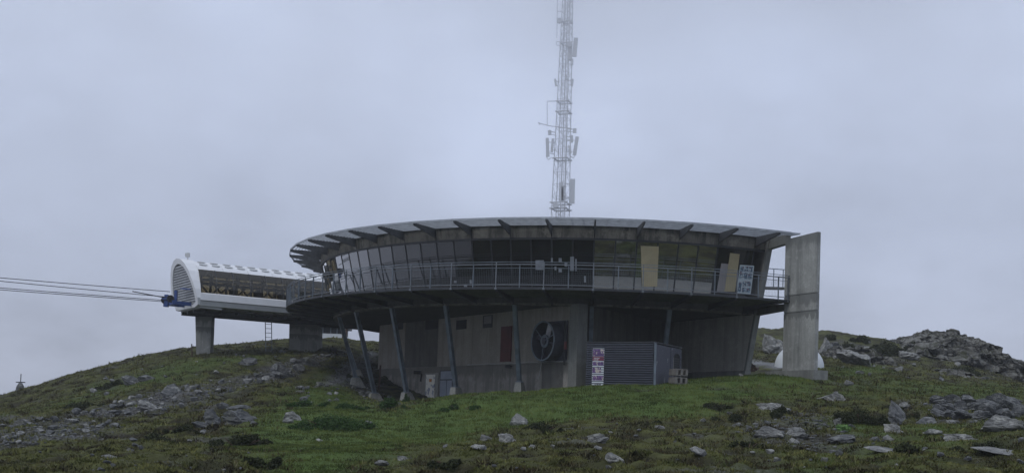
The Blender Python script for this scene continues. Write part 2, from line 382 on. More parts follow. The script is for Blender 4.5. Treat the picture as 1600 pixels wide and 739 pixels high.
def base_h(X, Y):
    X = np.asarray(X, float); Y = np.asarray(Y, float); sh = X.shape; X = X.ravel(); Y = Y.ravel(); r = np.zeros(len(X))
    for s in range(0, len(X), 40000):
        x = X[s:s + 40000]; y = Y[s:s + 40000]
        d = (x[:, None] - _Q[None, :, 0]) ** 2 + (y[:, None] - _Q[None, :, 1]) ** 2
        r[s:s + 40000] = _phi(d) @ _w[:_k] + _w[_k] + _w[_k + 1] * x + _w[_k + 2] * y
    return r.reshape(sh)
def march(px, py, far=120.):      # where the line of sight through a photo point meets the ground
    d = ray(px, py); ys = np.arange(16, far, .5)
    g = d[2] * ys - base_h(d[0] * ys, ys)
    k = np.where(g < 0)[0]
    y = ys[k[0]] if len(k) else far * .7
    if len(k) and k[0] > 0: y = ys[k[0] - 1] + .5 * g[k[0] - 1] / (g[k[0] - 1] - g[k[0]])
    return d[0] * y, y
def poly(pts, far=120.): return np.array([march(x, y, far) for x, y in pts])
def inside(P, X, Y, soft=1.0):    # 0..1 coverage of a plan outline with a soft, ragged edge
    X = np.asarray(X, float); Y = np.asarray(Y, float)
    ins = np.zeros(X.shape, bool); dm = np.full(X.shape, 1e9)
    for a, b in zip(P, np.roll(P, -1, 0)):
        if a[1] != b[1]:
            c = ((a[1] > Y) != (b[1] > Y)) & (X < (b[0] - a[0]) * (Y - a[1]) / (b[1] - a[1]) + a[0]); ins ^= c
        ab = b - a; L = max((ab ** 2).sum(), 1e-9)
        t = np.clip(((X - a[0]) * ab[0] + (Y - a[1]) * ab[1]) / L, 0, 1)
        dm = np.minimum(dm, np.hypot(X - a[0] - t * ab[0], Y - a[1] - t * ab[1]))
    sd_ = np.where(ins, dm, -dm)
    return np.clip(.5 + sd_ / soft, 0, 1)
LAWN = [poly([(520,602),(560,618),(600,640),(650,628),(760,619),(850,613.5),(930,609.5),(1022,607),(1100,605),(1190,604),(1300,604),(1260,612),(1190,618),(1120,640),(1080,655),(1000,650),(900,655),(850,662),(780,672),(700,688),(640,705),(560,722),(480,748),(420,748),(415,715),(330,695),(400,662),(450,615)]),
 np.array([(-7., 51.), (8., 50.), (13., 52.5), (13.5, 58.), (9., 60.), (-2., 62.)]), poly([(1066,602),(1110,590),(1290,590),(1290,602),(1180,603)]), poly([(1290,585),(1300,574),(1370,572),(1400,580),(1340,592)]),
 poly([(1290,668),(1310,655),(1400,665),(1390,685),(1300,678)]), poly([(1430,665),(1500,668),(1490,678),(1420,680)]),
 poly([(440,612),(505,585),(560,570),(548,604),(460,640)])]
SOFTLAWN = [poly([(1230,606),(1290,604),(1340,588),(1600,604),(1640,624),(1500,622),(1420,620),(1300,622),(1200,618)]),
 poly([(1180,745),(1330,700),(1460,674),(1600,650),(1640,660),(1480,692),(1350,716),(1290,745)]), poly([(0,652),(150,600),(300,565),(420,552),(420,560),(300,588),(150,622)])]
SCREE = [poly([(-60,668),(0,652),(110,655),(200,662),(180,682),(90,690),(0,705),(-60,715)]),
 poly([(110,648),(200,625),(300,602),(380,585),(470,560),(535,548),(545,556),(480,578),(400,602),(330,630),(250,645),(190,655)]),
 poly([(530,600),(560,590),(600,600),(640,630),(600,632),(560,615)])]
ROCKY = [poly([(1180,655),(1280,650),(1330,665),(1310,700),(1200,695),(1150,680)]), poly([(1440,625),(1600,625),(1600,662),(1450,655)]), poly([(1290,560),(1300,535),(1430,545),(1420,562)])]
GRAVEL = [poly([(500,603),(545,565),(572,549),(583,549),(583,592),(566,590),(540,598)]), poly([(1168,570),(1176,562),(1200,566),(1240,574),(1210,577)])]
HOLE = poly([(575,600),(600,596),(640,630),(600,634)])
def cover(L, X, Y, soft):
    n = fbm2(X, Y, 1.7, 3, 5.) * 1.1
    r = np.zeros(X.shape)
    for P in L: r = np.maximum(r, inside(P, X, Y, soft))
    r = np.clip(r + (n * .35) * (r > .02) * (r < .98), 0, 1); return r
def zones(X, Y):
    g = cover(LAWN, X, Y, 2.2); g = np.maximum(g, .62 * cover(SOFTLAWN, X, Y, 4))
    s = np.clip(cover(SCREE, X, Y, 1.8) * 1.1 - .1 + .0, 0, 1)
    patch = np.clip((fbm2(X, Y, 3.3, 4, 9.) - .42) * 3, 0, 1) * (1 - g)
    s = np.maximum(s * np.clip(.75 + fbm2(X, Y, 2., 3, 3.), 0, 1), np.maximum(patch * .7, .5 * cover(ROCKY, X, Y, 2)))
    v = cover(GRAVEL, X, Y, .8)
    return g, s, v
def height(X, Y, g=None):
    X = np.asarray(X, float); Y = np.asarray(Y, float)
    if g is None: g = zones(X, Y)[0]
    far = np.clip((Y - 95) / 30, 0, 1)
    rough = (1 - g)
    C_ = np.hypot(X - 4.97, Y - 74.25); flat = np.clip((C_ - 19) / 3, .25, 1)
    hum = -np.abs(fbm2(X, Y, 2.4, 4, 1.)) + .18
    z = base_h(X, Y) + fbm2(X, Y, 8, 3, 2.) * .20 * flat + hum * (.05 + .34 * rough) * flat * np.clip((110 - Y) / 40, .5, 1) + fbm2(X, Y, .6, 3, 4.) * (.02 + .07 * rough)
    z += np.clip((Y - 98) / 25, 0, 1) * np.clip((X - 8) / 12, 0, 1) * (np.abs(fbm2(X, Y, 7, 4, 8.)) * 1.6 - .6) * np.clip((135 - Y) / 15, 0, 1)
    R = np.hypot(X, Y - 60); z = np.where(R > 85, np.where(z > 0, z * np.clip(1 - (R - 85) / 60, 0, 1), z) - .0045 * np.clip(R - 85, 0, 60) ** 2 - .54 * np.clip(R - 145, 0, None), z)     # unseen flanks, shaped steep so the left windows reflect pale sky
    return np.maximum(z, -112)
ys = np.concatenate([np.arange(-160, -10, 10), np.arange(-10, 17, 1.), np.arange(17, 56, .16), np.arange(56, 104, .26), np.arange(104, 122, .5), np.arange(122, 160, 2.), np.arange(160, 321, 20)])
xs = np.concatenate([np.arange(-260, -60, 20), np.arange(-60, -34, .8), np.arange(-34, 36, .17), np.arange(36, 62, .7), np.arange(62, 261, 18)])
GX, GY = np.meshgrid(xs, ys); g_, s_, v_ = [a.reshape(GX.shape) for a in zones(GX.ravel(), GY.ravel())]
GZ = height(GX.ravel(), GY.ravel(), g_.ravel()).reshape(GX.shape)
hm_ = np.clip((-np.abs(fbm2(GX.ravel(), GY.ravel(), 2.4, 4, 1.)) + .30 + fbm2(GX.ravel(), GY.ravel(), .8, 4, 31.) * .22) / .26, 0, 1).reshape(GX.shape)   # moss takes the hummocks, heather the hollows
def grid_h(x, y):                 # ground height read off the sheet
    x = np.atleast_1d(np.asarray(x, float)); y = np.atleast_1d(np.asarray(y, float))
    i = np.clip(np.searchsorted(xs, x) - 1, 0, len(xs) - 2); j = np.clip(np.searchsorted(ys, y) - 1, 0, len(ys) - 2)
    u = (x - xs[i]) / (xs[i + 1] - xs[i]); v = (y - ys[j]) / (ys[j + 1] - ys[j])
    return (GZ[j, i] * (1 - u) + GZ[j, i + 1] * u) * (1 - v) + (GZ[j + 1, i] * (1 - u) + GZ[j + 1, i + 1] * u) * v
def gh(x, y): return float(grid_h(x, y)[0])
def mesh_np(name, V, F, mat, smooth=False, tint=None, attrs=None):
    me = bpy.data.meshes.new(name); V = np.asarray(V, np.float32); F = np.asarray(F, np.int32)
    me.vertices.add(len(V)); me.vertices.foreach_set('co', V.ravel())
    k = F.shape[1]; me.loops.add(F.size); me.loops.foreach_set('vertex_index', F.ravel())
    me.polygons.add(len(F)); me.polygons.foreach_set('loop_start', np.arange(0, F.size, k, dtype=np.int32)); me.polygons.foreach_set('loop_total', np.full(len(F), k, np.int32))
    if smooth: me.polygons.foreach_set('use_smooth', np.ones(len(F), bool))
    me.update(calc_edges=True)
    if tint is not None:
        a = me.color_attributes.new('tint', 'FLOAT_COLOR', 'POINT'); a.data.foreach_set('color', np.c_[tint, np.ones(len(tint))].astype(np.float32).ravel())
    for n, q in (attrs or {}).items():
        a = me.attributes.new(n, 'FLOAT', 'POINT'); a.data.foreach_set('value', np.asarray(q, np.float32).ravel())
    me.materials.append(mat)
    o = bpy.data.objects.new(name, me); COL.objects.link(o); return o
ny, nx = GX.shape; idx = np.arange(ny * nx).reshape(ny, nx)
F = np.stack([idx[:-1, :-1].ravel(), idx[:-1, 1:].ravel(), idx[1:, 1:].ravel(), idx[1:, :-1].ravel()], 1)
o = mesh_np('ground', np.c_[GX.ravel(), GY.ravel(), GZ.ravel()], F, M['ground'], True, attrs=dict(moss=hm_, green=g_, scree=s_, gravel=v_)); o['kind'] = 'structure'
print('ground', ny, nx)

# ------------------------------------------------------------------ the round building
CX, CY, PH, DA = 4.9683, 74.2503, -.0607, .1237
def ang(i): return PH + i * DA
def pol(i, r, z): t = ang(i); return np.array([CX + r * math.sin(t), CY - r * math.cos(t), z])
ZB, ZT, RB = 6.53, 9.87, 19.48
B = empty('round_building', (CX, CY, 0), 'round concrete hilltop building with leaning window band, balcony and slanted steel columns', 'building')
IEND, IBEG = 4.3, -22
def ring(name, prof, ta, tb, mat, parent=B, n=None, label=None, kind=None):
    m = MB(); m.sweep(prof, ta, tb, n or max(2, int(abs(tb - ta) / .03)))
    o = m.build(name, mat, parent, local=True)
    if label: o['label'] = label
    return o
T0, T1 = ang(IBEG), ang(IEND)
def sector(name, r, z0, z1, mat, t0=T0, t1=T1, n=60):
    m = MB(); pts = [(0, 0)] + [(r * math.sin(t0 + (t1 - t0) * k / n), -r * math.cos(t0 + (t1 - t0) * k / n)) for k in range(n + 1)]
    k = len(pts); vs = [(x, y, z0) for x, y in pts] + [(x, y, z1) for x, y in pts]
    fs = [(0, i + 1, i) for i in range(1, k - 1)] + [(k, k + i, k + i + 1) for i in range(1, k - 1)]
    fs += [(i, (i + 1) % k, k + (i + 1) % k, k + i) for i in range(k)]
    m.add(vs, fs); return m.build(name, mat, B, local=True)
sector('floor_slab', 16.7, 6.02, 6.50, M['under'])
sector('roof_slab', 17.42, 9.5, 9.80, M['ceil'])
ring('balcony_deck', [(16.72, 6.40), (RB - .02, 6.46), (RB - .02, 6.50), (16.72, 6.515)], T0, T1, M['deck'])
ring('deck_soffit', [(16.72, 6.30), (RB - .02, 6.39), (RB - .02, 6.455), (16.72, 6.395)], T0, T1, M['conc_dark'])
ring('deck_edge', [(RB - .015, 6.385), (RB + .03, 6.385), (RB + .03, 6.50), (RB - .015, 6.50)], T0, T1, M['steel_dark'])
# ring beam in segments between the columns' heads
for i in range(-22, 4):
    o = ring('ring_beam', [(16.12, 5.94), (16.55, 5.94), (16.68, 6.34), (16.12, 6.34)], ang(i) + .003, ang(i + 1) - .003, M['conc_stain'], n=4)
ring('ring_beam', [(16.12, 5.94), (16.55, 5.94), (16.68, 6.34), (16.12, 6.34)], ang(4) + .003, T1, M['conc_stain'], n=3)
# cantilever ribs under the balcony: one object copied round the ring
rib = MB().prism([(-.06, -16.6, 5.98), (-.06, -16.6, 6.36), (-.06, -19.4, 6.39), (-.06, -19.4, 6.30)], (.12, 0, 0)).build('balcony_rib', M['steel_dark'], B, local=True)
rib.rotation_euler.z = ang(4)
for i in range(-22, 4): inst(rib, 'balcony_rib', B, rot=(0, 0, ang(i)))
# fascia above the windows
for i in range(-22, 5):
    a, b = ang(i), min(ang(i + 1), T1)
    ring('fascia_panel', [(17.30, 9.27), (17.46, 9.27), (17.56, 9.86), (17.30, 9.86)], a + .0015, b - .0015, M['conc_stain'], n=4)
ring('window_head', [(17.25, 9.17), (17.50, 9.17), (17.50, 9.268), (17.25, 9.268)], T0, T1, M['frame'])
ring('window_sill', [(16.62, 6.505), (16.84, 6.505), (16.86, 6.60), (16.62, 6.60)], T0, T1, M['frame'])
ring('roof_curb', [(17.3, 9.862), (17.62, 9.862), (17.62, 9.93), (17.3, 9.93)], T0, T1, M['conc_dark'])
# windows: a pane every half bay, a leaning mullion between panes
mull = MB().prism([(-.035, -16.66, 6.6), (-.035, -16.79, 6.6), (-.035, -17.43, 9.17), (-.035, -17.30, 9.17)], (.07, 0, 0)).build('mullion', M['frame'], B, local=True)
mull.rotation_euler.z = ang(4)
hw0, hw1 = 16.75 * DA / 4 - .03, 17.39 * DA / 4 - .03
def pane_mesh(name, mat):
    m = MB(); m.hexa([(-hw0, -16.76, 6.6), (hw0, -16.76, 6.6), (hw0, -16.74, 6.6), (-hw0, -16.74, 6.6), (-hw1, -17.40, 9.17), (hw1, -17.40, 9.17), (hw1, -17.38, 9.17), (-hw1, -17.38, 9.17)])
    return m.build(name, mat, B, local=True)
pane = pane_mesh('window_pane', M['glass']); pane.rotation_euler.z = ang(-21.75)
pane2 = pane_mesh('window_pane', M['glass_green']); pane2.rotation_euler.z = ang(.25); pane2['label'] = 'pane of coated glass mirroring the green slope'
for k in range(-44, 9):
    i = k / 2
    if k != 8: inst(mull, 'mullion', B, rot=(0, 0, ang(i)))
    if k in (-44, 0) or k == 8: continue
    if k in (6, 7): src = pane
    else: src = pane2 if k > 0 else pane
    o = inst(src, 'window_pane', B, rot=(0, 0, ang(i + .25)))
    if src is pane2: o['label'] = pane2['label']
# canopy: a bracket at each bay, louvre panels between
brk = MB().prism([(-.035, -17.58, 9.40), (-.035, -19.46, 9.76), (-.035, -19.46, 9.90), (-.035, -17.58, 9.90)], (.07, 0, 0)).build('canopy_bracket', M['bracket'], B, local=True)
brk.rotation_euler.z = ang(4)
for i in range(-22, 4): inst(brk, 'canopy_bracket', B, rot=(0, 0, ang(i)))
lm = MB(); ha = DA / 2
def arcpt(r, t, z): return (r * math.sin(t), -r * math.cos(t), z)
for k in range(10):
    r = 17.68 + k * .19
    lm.bar(arcpt(r, -ha, 9.885), arcpt(r, ha, 9.885), .012, .06, roll=(0, 0, 1))
for s in (-.5, 0, .5): lm.bar(arcpt(17.6, s * ha, 9.93), arcpt(19.44, s * ha, 9.93), .03, .012)
lm.bar(arcpt(19.46, -ha, 9.90), arcpt(19.46, ha, 9.90), .04, .10, roll=(0, 0, 1))
louv = lm.build('louver_panel', M['louver'], B, local=True, fix=False); louv['kind'] = 'stuff'; louv.rotation_euler.z = ang(3.5)
for i in range(-22, 3): o = inst(louv, 'louver_panel', B, rot=(0, 0, ang(i + .5))); o['kind'] = 'stuff'
# balcony railing
zr = 7.63
ring('handrail', [(RB - .02, zr - .038), (RB + .03, zr - .038), (RB + .03, zr), (RB - .02, zr)], T0, T1, M['galv'])
ring('upper_rail', [(RB - .03, zr + .09), (RB, zr + .09), (RB, zr + .115), (RB - .03, zr + .115)], T0, T1, M['steel'])
ring('mid_rail', [(RB - .02, zr - .20), (RB + .01, zr - .20), (RB + .01, zr - .18), (RB - .02, zr - .18)], T0, T1, M['steel'])
ring('toe_rail', [(RB - .02, 6.60), (RB + .02, 6.60), (RB + .02, 6.635), (RB - .02, 6.635)], T0, T1, M['galv'])
pm = MB(); pm.box((0, -RB - .035, 7.05), (.042, .02, 1.36)); pm.box((0, -RB - .0, 7.05), (.014, .06, 1.2)); pm.box((0, -RB - .04, 6.42), (.11, .05, .08))
post = pm.build('railing_post', M['galv'], B, local=True); post.rotation_euler.z = ang(4.25)
pm = MB(); pm.box((0, -RB - .035, 7.05), (.036, .02, 1.18)); pm.box((0, -RB - .0, 7.05), (.014, .06, 1.1))
post2 = pm.build('railing_post', M['steel'], B, local=True); post2.rotation_euler.z = ang(4)
for k in range(-44, 8): inst(post if k % 2 == 0 else post2, 'railing_post', B, rot=(0, 0, ang(k / 2)))
nm = MB(); hq = DA / 4
for k in range(-6, 7): t = k / 6.5 * hq; nm.bar(arcpt(RB - .01, t, 6.65), arcpt(RB - .01, t, zr - .19), .006, n=3, cap=False)
for k in range(8): z = 6.72 + k * .1; nm.bar(arcpt(RB - .01, -hq, z), arcpt(RB - .01, hq, z), .005, n=3, cap=False)
net = nm.build('wire_mesh_infill', M['steel'], B, local=True, fix=False); net['kind'] = 'stuff'; net.rotation_euler.z = ang(3.75)
for k in range(-44, 7): o = inst(net, 'wire_mesh_infill', B, rot=(0, 0, ang(k / 2 + .25))); o['kind'] = 'stuff'
# inside: a dark core with a few columns
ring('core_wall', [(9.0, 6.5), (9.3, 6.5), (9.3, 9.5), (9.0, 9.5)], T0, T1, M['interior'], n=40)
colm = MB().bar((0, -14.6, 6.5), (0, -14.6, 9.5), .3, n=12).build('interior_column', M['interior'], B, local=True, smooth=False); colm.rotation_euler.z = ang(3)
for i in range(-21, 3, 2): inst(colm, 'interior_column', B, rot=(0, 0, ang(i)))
# closing walls at the back of the drum
m = MB(); e = pol(IBEG, 17.3, 0)
m.bar(pol(IBEG, .5, 8.0), pol(IBEG, 17.0, 8.0), .2, 3.0); m.build('rear_wall', M['conc'], B)

# slanted columns with concrete feet
TOPS = {0: 5.96, -2: 5.96, 2: 5.96, -4: 5.96, -6: 5.96, -8: 5.96, -10: 5.96, -12: 5.96}
FEET = {-2: (15.0, 2.0), 2: (15.1, 2.1), -4: (15.1, 1.65), -6: (15.05, 1.33), -8: (14.97, 1.28), -10: (15.14, 2.26), -12: (15.1, 2.9), 0: (15.05, 2.1)}
for i, (rf, zf) in FEET.items():
    a = pol(i, 16.32, 5.95); b = pol(i, rf, zf); t = ang(i); side = np.array([math.cos(t), math.sin(t), 0]); outw = np.array([math.sin(t), -math.cos(t), 0])
    m = MB()   # an I-section: two flanges and a web
    for s in (-1, 1): m.bar(a + outw * s * .10, b + outw * s * .10, .21, .028, roll=outw)
    m.bar(a, b, .18, .02, roll=side)
    c = m.build('slanted_column', M['steel'], B)
    g = gh(*(b[:2])); zl = min(g, zf - .3) - .6
    m = MB(); w0, w1 = .30, .16
    q = [b + outw * u * .26 + side * v * w1 for u, v in ((-1, -1), (1, -1), (1, 1), (-1, 1))]
    p = []
    for (u, v) in ((-1, -1), (1, -1), (1, 1), (-1, 1)):
        x = b + outw * (1.0 if u > 0 else 0) * 0 + outw * (-(zf - zl) * .55 - .30 if u < 0 else .42) + side * v * w0; x[2] = zl; p.append(x)
    m.hexa(p + q); m.build('column_foot', M['conc_light'], B)
    m = MB(); m.box(b + np.array([0, 0, .03]), (.42, .42, .04)); m.build('base_plate', M['steel'], B)

# lower storey, wall with the doors and the fan
ZJ = 3.05
def wallrect(name, p, q, z0, z1, th, mat, n=None, label=None):
    p = np.array([p[0], p[1], 0.]); q = np.array([q[0], q[1], 0.]); d = (q - p) / np.linalg.norm(q - p); nn = np.array([d[1], -d[0], 0])
    m = MB(); bot = [p + nn * 0, q + nn * 0, q - nn * th, p - nn * th]
    m.hexa([x + [0, 0, z0] for x in bot] + [x + [0, 0, z1] for x in bot]); o = m.build(name, mat, B)
    if label: o['label'] = label
    return o
WA0, WA1 = np.array([-8.96, 75.9]), np.array([3.42, 57.42])   # far end, near end
dA = (WA1 - WA0) / np.linalg.norm(WA1 - WA0); nA = np.array([dA[1], -dA[0]])    # nA points to the viewer's side
LA = np.linalg.norm(WA1 - WA0)
def sA(px, zz=None):   # distance along wall A under photo column px
    d = ray(px, 560)[:2]; A_ = np.array([d, -dA]).T; k = np.linalg.solve(A_, WA0); return k[1]
def PA(s, z, off=0.): q = WA0 + dA * s + nA * off; return np.array([q[0], q[1], z])
def zA(px, py): s = sA(px); q = PA(s, 0); return s, ray(px, py)[2] * q[1]
upx = [585, 632, 683, 737, 795, 842, 905]
for a, b in zip(upx, upx[1:]):
    s0, s1 = max(0, sA(a)) + .012, sA(b) - .012
    wallrect('wall_panel', PA(s0, 0)[:2], PA(s1, 0)[:2], ZJ + .03, 6.0, .3, M['conc_wet' if a == 632 else 'conc_wall'])
lpx = [597, 668, 712, 742, 772, 788, 805, 833, 850, 883, 900]
for a, b in zip(lpx, lpx[1:]):
    s0, s1 = max(.3, sA(a)) + .01, sA(b) - .01
    wallrect('plinth_panel', PA(s0, 0, .10)[:2], PA(s1, 0, .10)[:2], -1.5, ZJ, .3, M['conc_wet' if a == 850 else 'conc_low'])
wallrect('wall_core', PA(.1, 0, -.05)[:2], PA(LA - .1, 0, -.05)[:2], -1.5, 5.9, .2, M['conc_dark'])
m = MB(); a, b = PA(-.1, ZJ + .015, .14), PA(LA, ZJ + .015, .14); m.bar(a, b, .05, .028); m.build('drip_ledge', M['conc_light'], B)
# end pier of the wall
s = sA(893); m = MB(); e0, e1 = PA(s, 0, .2), PA(LA, 0, .2)
wallrect('end_pier', e0[:2], e1[:2], -1, 6.0, .6, M['conc'])
# recessed dark wall behind the shed, radial wall on the right
def radp(r, z, off=0.):
    t = ang(IEND); q = pol(IEND, r, z); return q + np.array([math.cos(t), math.sin(t), 0]) * off
def fin_r(z): return 17.60 + (z - 9.43) * .2425
R_IN = 8.75
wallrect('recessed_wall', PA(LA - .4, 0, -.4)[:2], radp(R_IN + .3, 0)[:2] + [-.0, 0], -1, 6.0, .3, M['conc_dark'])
def radial_panel(name, r0, r1, z0, z1, mat, off=0., th=.27, lean=False, label=None):
    P = [radp(r0, z0, off), radp(fin_r(z0) if lean else r1, z0, off), radp(fin_r(z1) if lean else r1, z1, off), radp(r0, z1, off)]
    t = ang(IEND); m = MB(); m.prism(P, np.array([math.cos(t), math.sin(t), 0]) * th); o = m.build(name, mat, B)
    if label: o['label'] = label
    return o
radial_panel('radial_wall', R_IN, 11.0, ZJ, 5.99, M['conc_radial'])
radial_panel('radial_wall', 11.015, 14.2, ZJ, 5.99, M['conc_radial'])
radial_panel('radial_wall', 14.215, 0, ZJ, 5.99, M['conc_radial'], lean=True)
radial_panel('radial_plinth', R_IN, 16.2, -.5, ZJ - .02, M['conc'], off=-.06, th=.38)
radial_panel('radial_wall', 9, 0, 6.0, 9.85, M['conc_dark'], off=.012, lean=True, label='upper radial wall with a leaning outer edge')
m = MB(); t = ang(IEND); sv = np.array([math.cos(t), math.sin(t), 0])
m.prism([radp(fin_r(2.95) + .002, 2.95, -.03), radp(fin_r(2.95) + .16, 2.95, -.03), radp(fin_r(9.86) + .16, 9.86, -.03), radp(fin_r(9.86) + .002, 9.86, -.03)], sv * .31)
m.build('leaning_edge', M['conc'], B)
# balcony beam and roof beam reaching out to the end slab
m = MB(); m.prism([radp(fin_r(5.9) + .165, 5.92, .02), radp(19.1, 6.04, .02), radp(19.1, 6.36, .02), radp(fin_r(6.3) + .165, 6.36, .02)], sv * .3); m.build('balcony_beam', M['conc_dark'], B)
m = MB(); m.prism([radp(fin_r(9.2) + .165, 9.30, .02), radp(19.1, 9.42, .02), radp(19.1, 9.88, .02), radp(fin_r(9.88) + .165, 9.86, .02)], sv * .3); m.build('roof_beam', M['conc'], B)
lm = MB()
for k in range(13):
    r = 17.66 + k * .162; lm.bar(arcpt(r, ang(4), 9.885), arcpt(r, ang(4.5), 9.885), .012, .075, roll=(0, 0, 1))
    if k == 11: lm.bar(arcpt(r + .02, ang(4), 9.90), arcpt(r + .02, ang(4.3), 9.91), .04, .10, roll=(0, 0, 1))
lm.bar(arcpt(17.6, ang(4.5), 9.90), arcpt(19.6, ang(4.5), 9.90), .05, .08)
o = lm.build('louver_panel', M['louver'], B, local=True, fix=False); o['kind'] = 'stuff'
m = MB(); m.prism([arcpt(17.58, ang(4), 9.4), arcpt(19.46, ang(4), 9.76), arcpt(19.46, ang(4), 9.898), arcpt(17.58, ang(4), 9.898)], (.07, .03, 0)); m.build('canopy_bracket', M['steel_dark'], B, local=True)
# free standing end slab, cast in three lifts
zs = [2.95, 5.86, 6.72, 9.95]   # heights of the cold joints
def slabtop(r): return 9.62 + (r - 19.1) * .04
for a, b in zip(zs, zs[1:]):
    m = MB(); za = a + .014; zb = b - .014
    top = [slabtop(21.4), slabtop(19.08)] if b > 9 else [zb, zb]
    for (r0, r1) in ((19.08, 20.25), (20.262, 21.42)):
        tt = [slabtop(r1), slabtop(r0)] if b > 9 else [zb, zb]
        mm = MB(); mm.prism([radp(r0, za, .0), radp(r1, za, .0), radp(r1, tt[0], .0), radp(r0, tt[1], .0)], sv * .20); mm.build('slab_lift', M['conc_slab'], B)
m = MB(); m.prism([radp(19.1, 2.9, .03), radp(21.40, 2.9, .03), radp(21.40, 9.6, .03), radp(19.1, 9.5, .03)], sv * .14); m.build('slab_core', M['conc_dark'], B)
m = MB(); m.prism([radp(18.2, .8, -.35), radp(21.75, .8, -.35), radp(21.75, 2.94, -.35), radp(18.2, 2.94, -.35)], sv * .9); m.build('slab_footing', M['conc'], B)

# doors, openings and panels in wall A
def onA(name, x0, y0, x1, y1, mat, off=.11, th=.05, label=None, parent=None):
    s0, zb = zA(x0, y1); s1, zt = zA(x1, y0); zt = min(zt, 99)
    m = MB(); m.hexa([PA(s0, zb, off + th), PA(s1, zb, off + th), PA(s1, zb, off - .02), PA(s0, zb, off - .02), PA(s0, zt, off + th), PA(s1, zt, off + th), PA(s1, zt, off - .02), PA(s0, zt, off - .02)])
    o = m.build(name, mat, parent or B)
    if label: o['label'] = label
    return o
onA('door_frame', 668.5, 582.5, 689.5, 640, M['conc_light'], .10, .05)
onA('door', 671, 585, 684.5, 640, M['whitedoor'], .10, .09, 'white door with peeling paint')
onA('warning_sign', 676.5, 592, 680, 596.5, M['orange'], .20, .01)
onA('door_frame', 691.5, 578, 713, 640, M['frame'], .10, .04)
onA('transom', 693, 579.5, 711, 592.5, M['greydoor'], .10, .06)
onA('door', 693, 594, 702.5, 640, M['greydoor'], .10, .07, 'left leaf of the blue-grey double door')
onA('door', 703.5, 594, 711, 640, M['greydoor'], .10, .07, 'right leaf of the blue-grey double door')
onA('wall_hatch', 783, 509, 799, 565, M['red'], 0, .08, 'dull red hatch panel')
onA('small_window', 753, 491.5, 767.5, 512.5, M['frame'], 0, .03)
onA('window_blind', 755, 493, 766, 506, M['greyboard'], .0, .05)
for x0, x1 in ((663, 682), (711, 727), (617, 628)): onA('blind_opening', x0, 499, x1, 515, M['interior'], 0, .015)
# floodlight
s, z = zA(660, 582)
m = MB(); m.box(PA(s, z, .32), (.45, .2, .2)); m.bar(PA(s, z, .1), PA(s, z, .3), .06); m.bar(PA(s + .2, z - .1, .12), PA(s + .1, z - .55, .12), .1); m.build('floodlight', M['rubber'], B)
s, z = zA(802, 572.5); m = MB(); m.box(PA(s, z, .35), (.28, .2, .18)); m.bar(PA(s, z, .1), PA(s, z, .35), .05); m.build('floodlight', M['rubber'], B)
m = MB(); m.path([PA(sA(x), ZJ + .07 + .03 * math.sin(x), .19) for x in range(735, 900, 16)], .022, 5); m.build('wall_cable', M['greywhite'], B)
m = MB(); m.path([PA(sA(850), ZJ + .05, .15), PA(sA(848), 2.6, .15), PA(sA(846), 2.2, .15)], .03, 5); m.build('wall_cable', M['greywhite'], B)

# the big fan in its ring duct
s, z = zA(866, 534); cF = PA(s, z, 0)
nA3 = np.array([nA[0], nA[1], 0]); dA3 = np.array([dA[0], dA[1], 0]); UP = np.array([0, 0, 1.])
m = MB(); q = [cF + dA3 * u * 1.12 + UP * v * 1.08 for u, v in ((-1, -1), (1, -1), (1, 1), (-1, 1))]; m.prism([p + nA3 * .0 for p in q], nA3 * .06)
fan = m.build('fan_housing', M['fan'], B)
def duct(r0, r1, d0, d1, n=32, c=cF):
    m = MB(); vs = []
    for k in range(n):
        a = 2 * math.pi * k / n; e_ = dA3 * math.cos(a) + UP * math.sin(a)
        vs += [c + e_ * r0 + nA3 * d0, c + e_ * r1 + nA3 * d0, c + e_ * r1 + nA3 * d1, c + e_ * r0 + nA3 * d1]
    fs = []
    for k in range(n):
        j = (k + 1) % n
        for i in range(4): fs.append((k * 4 + i, k * 4 + (i + 1) % 4, j * 4 + (i + 1) % 4, j * 4 + i))
    m.add(vs, fs); return m
duct(.98, 1.01, .05, .78).build('fan_duct', M['fan'], fan)
duct(.97, 1.05, .76, .80).build('duct_rim', M['steel'], fan)
m = MB(); m.prism([cF + nA3 * .07 + (dA3 * math.cos(k * math.pi / 16) + UP * math.sin(k * math.pi / 16)) * .97 for k in range(32)], nA3 * .02); m.build('duct_back', M['rubber'], fan)
duct(.0, .17, .35, .72, 16).build('fan_hub', M['fan'], fan)
duct(.20, .34, .60, .68, 20).build('hub_ring', M['steel'], fan)
for k in range(4):
    a = math.radians(72 + 90 * k); e_ = dA3 * math.cos(a) + UP * math.sin(a); f_ = np.cross(e_, nA3)
    m = MB(); m.hexa([cF + e_ * .2 + f_ * .07 + nA3 * .45, cF + e_ * .2 - f_ * .07 + nA3 * .62, cF + e_ * .2 - f_ * .07 + nA3 * .60, cF + e_ * .2 + f_ * .07 + nA3 * .43,
                      cF + e_ * .90 + f_ * .14 + nA3 * .48, cF + e_ * .90 - f_ * .12 + nA3 * .60, cF + e_ * .90 - f_ * .12 + nA3 * .58, cF + e_ * .90 + f_ * .14 + nA3 * .46])
    m.build('fan_blade', M['fanblade'] if k == 0 else M['fan'], fan)
for k in range(3):
    a = math.radians(20 + 120 * k); e_ = dA3 * math.cos(a) + UP * math.sin(a); m = MB(); m.bar(cF + e_ * .15 + nA3 * .7, cF + e_ * .99 + nA3 * .7, .035); m.build('guard_strut', M['steel'], fan)
s, z = zA(890, 540); m = MB(); m.box(PA(s, z, .3), (.14, .14, .4)); m.build('fan_switch', M['red'], B)
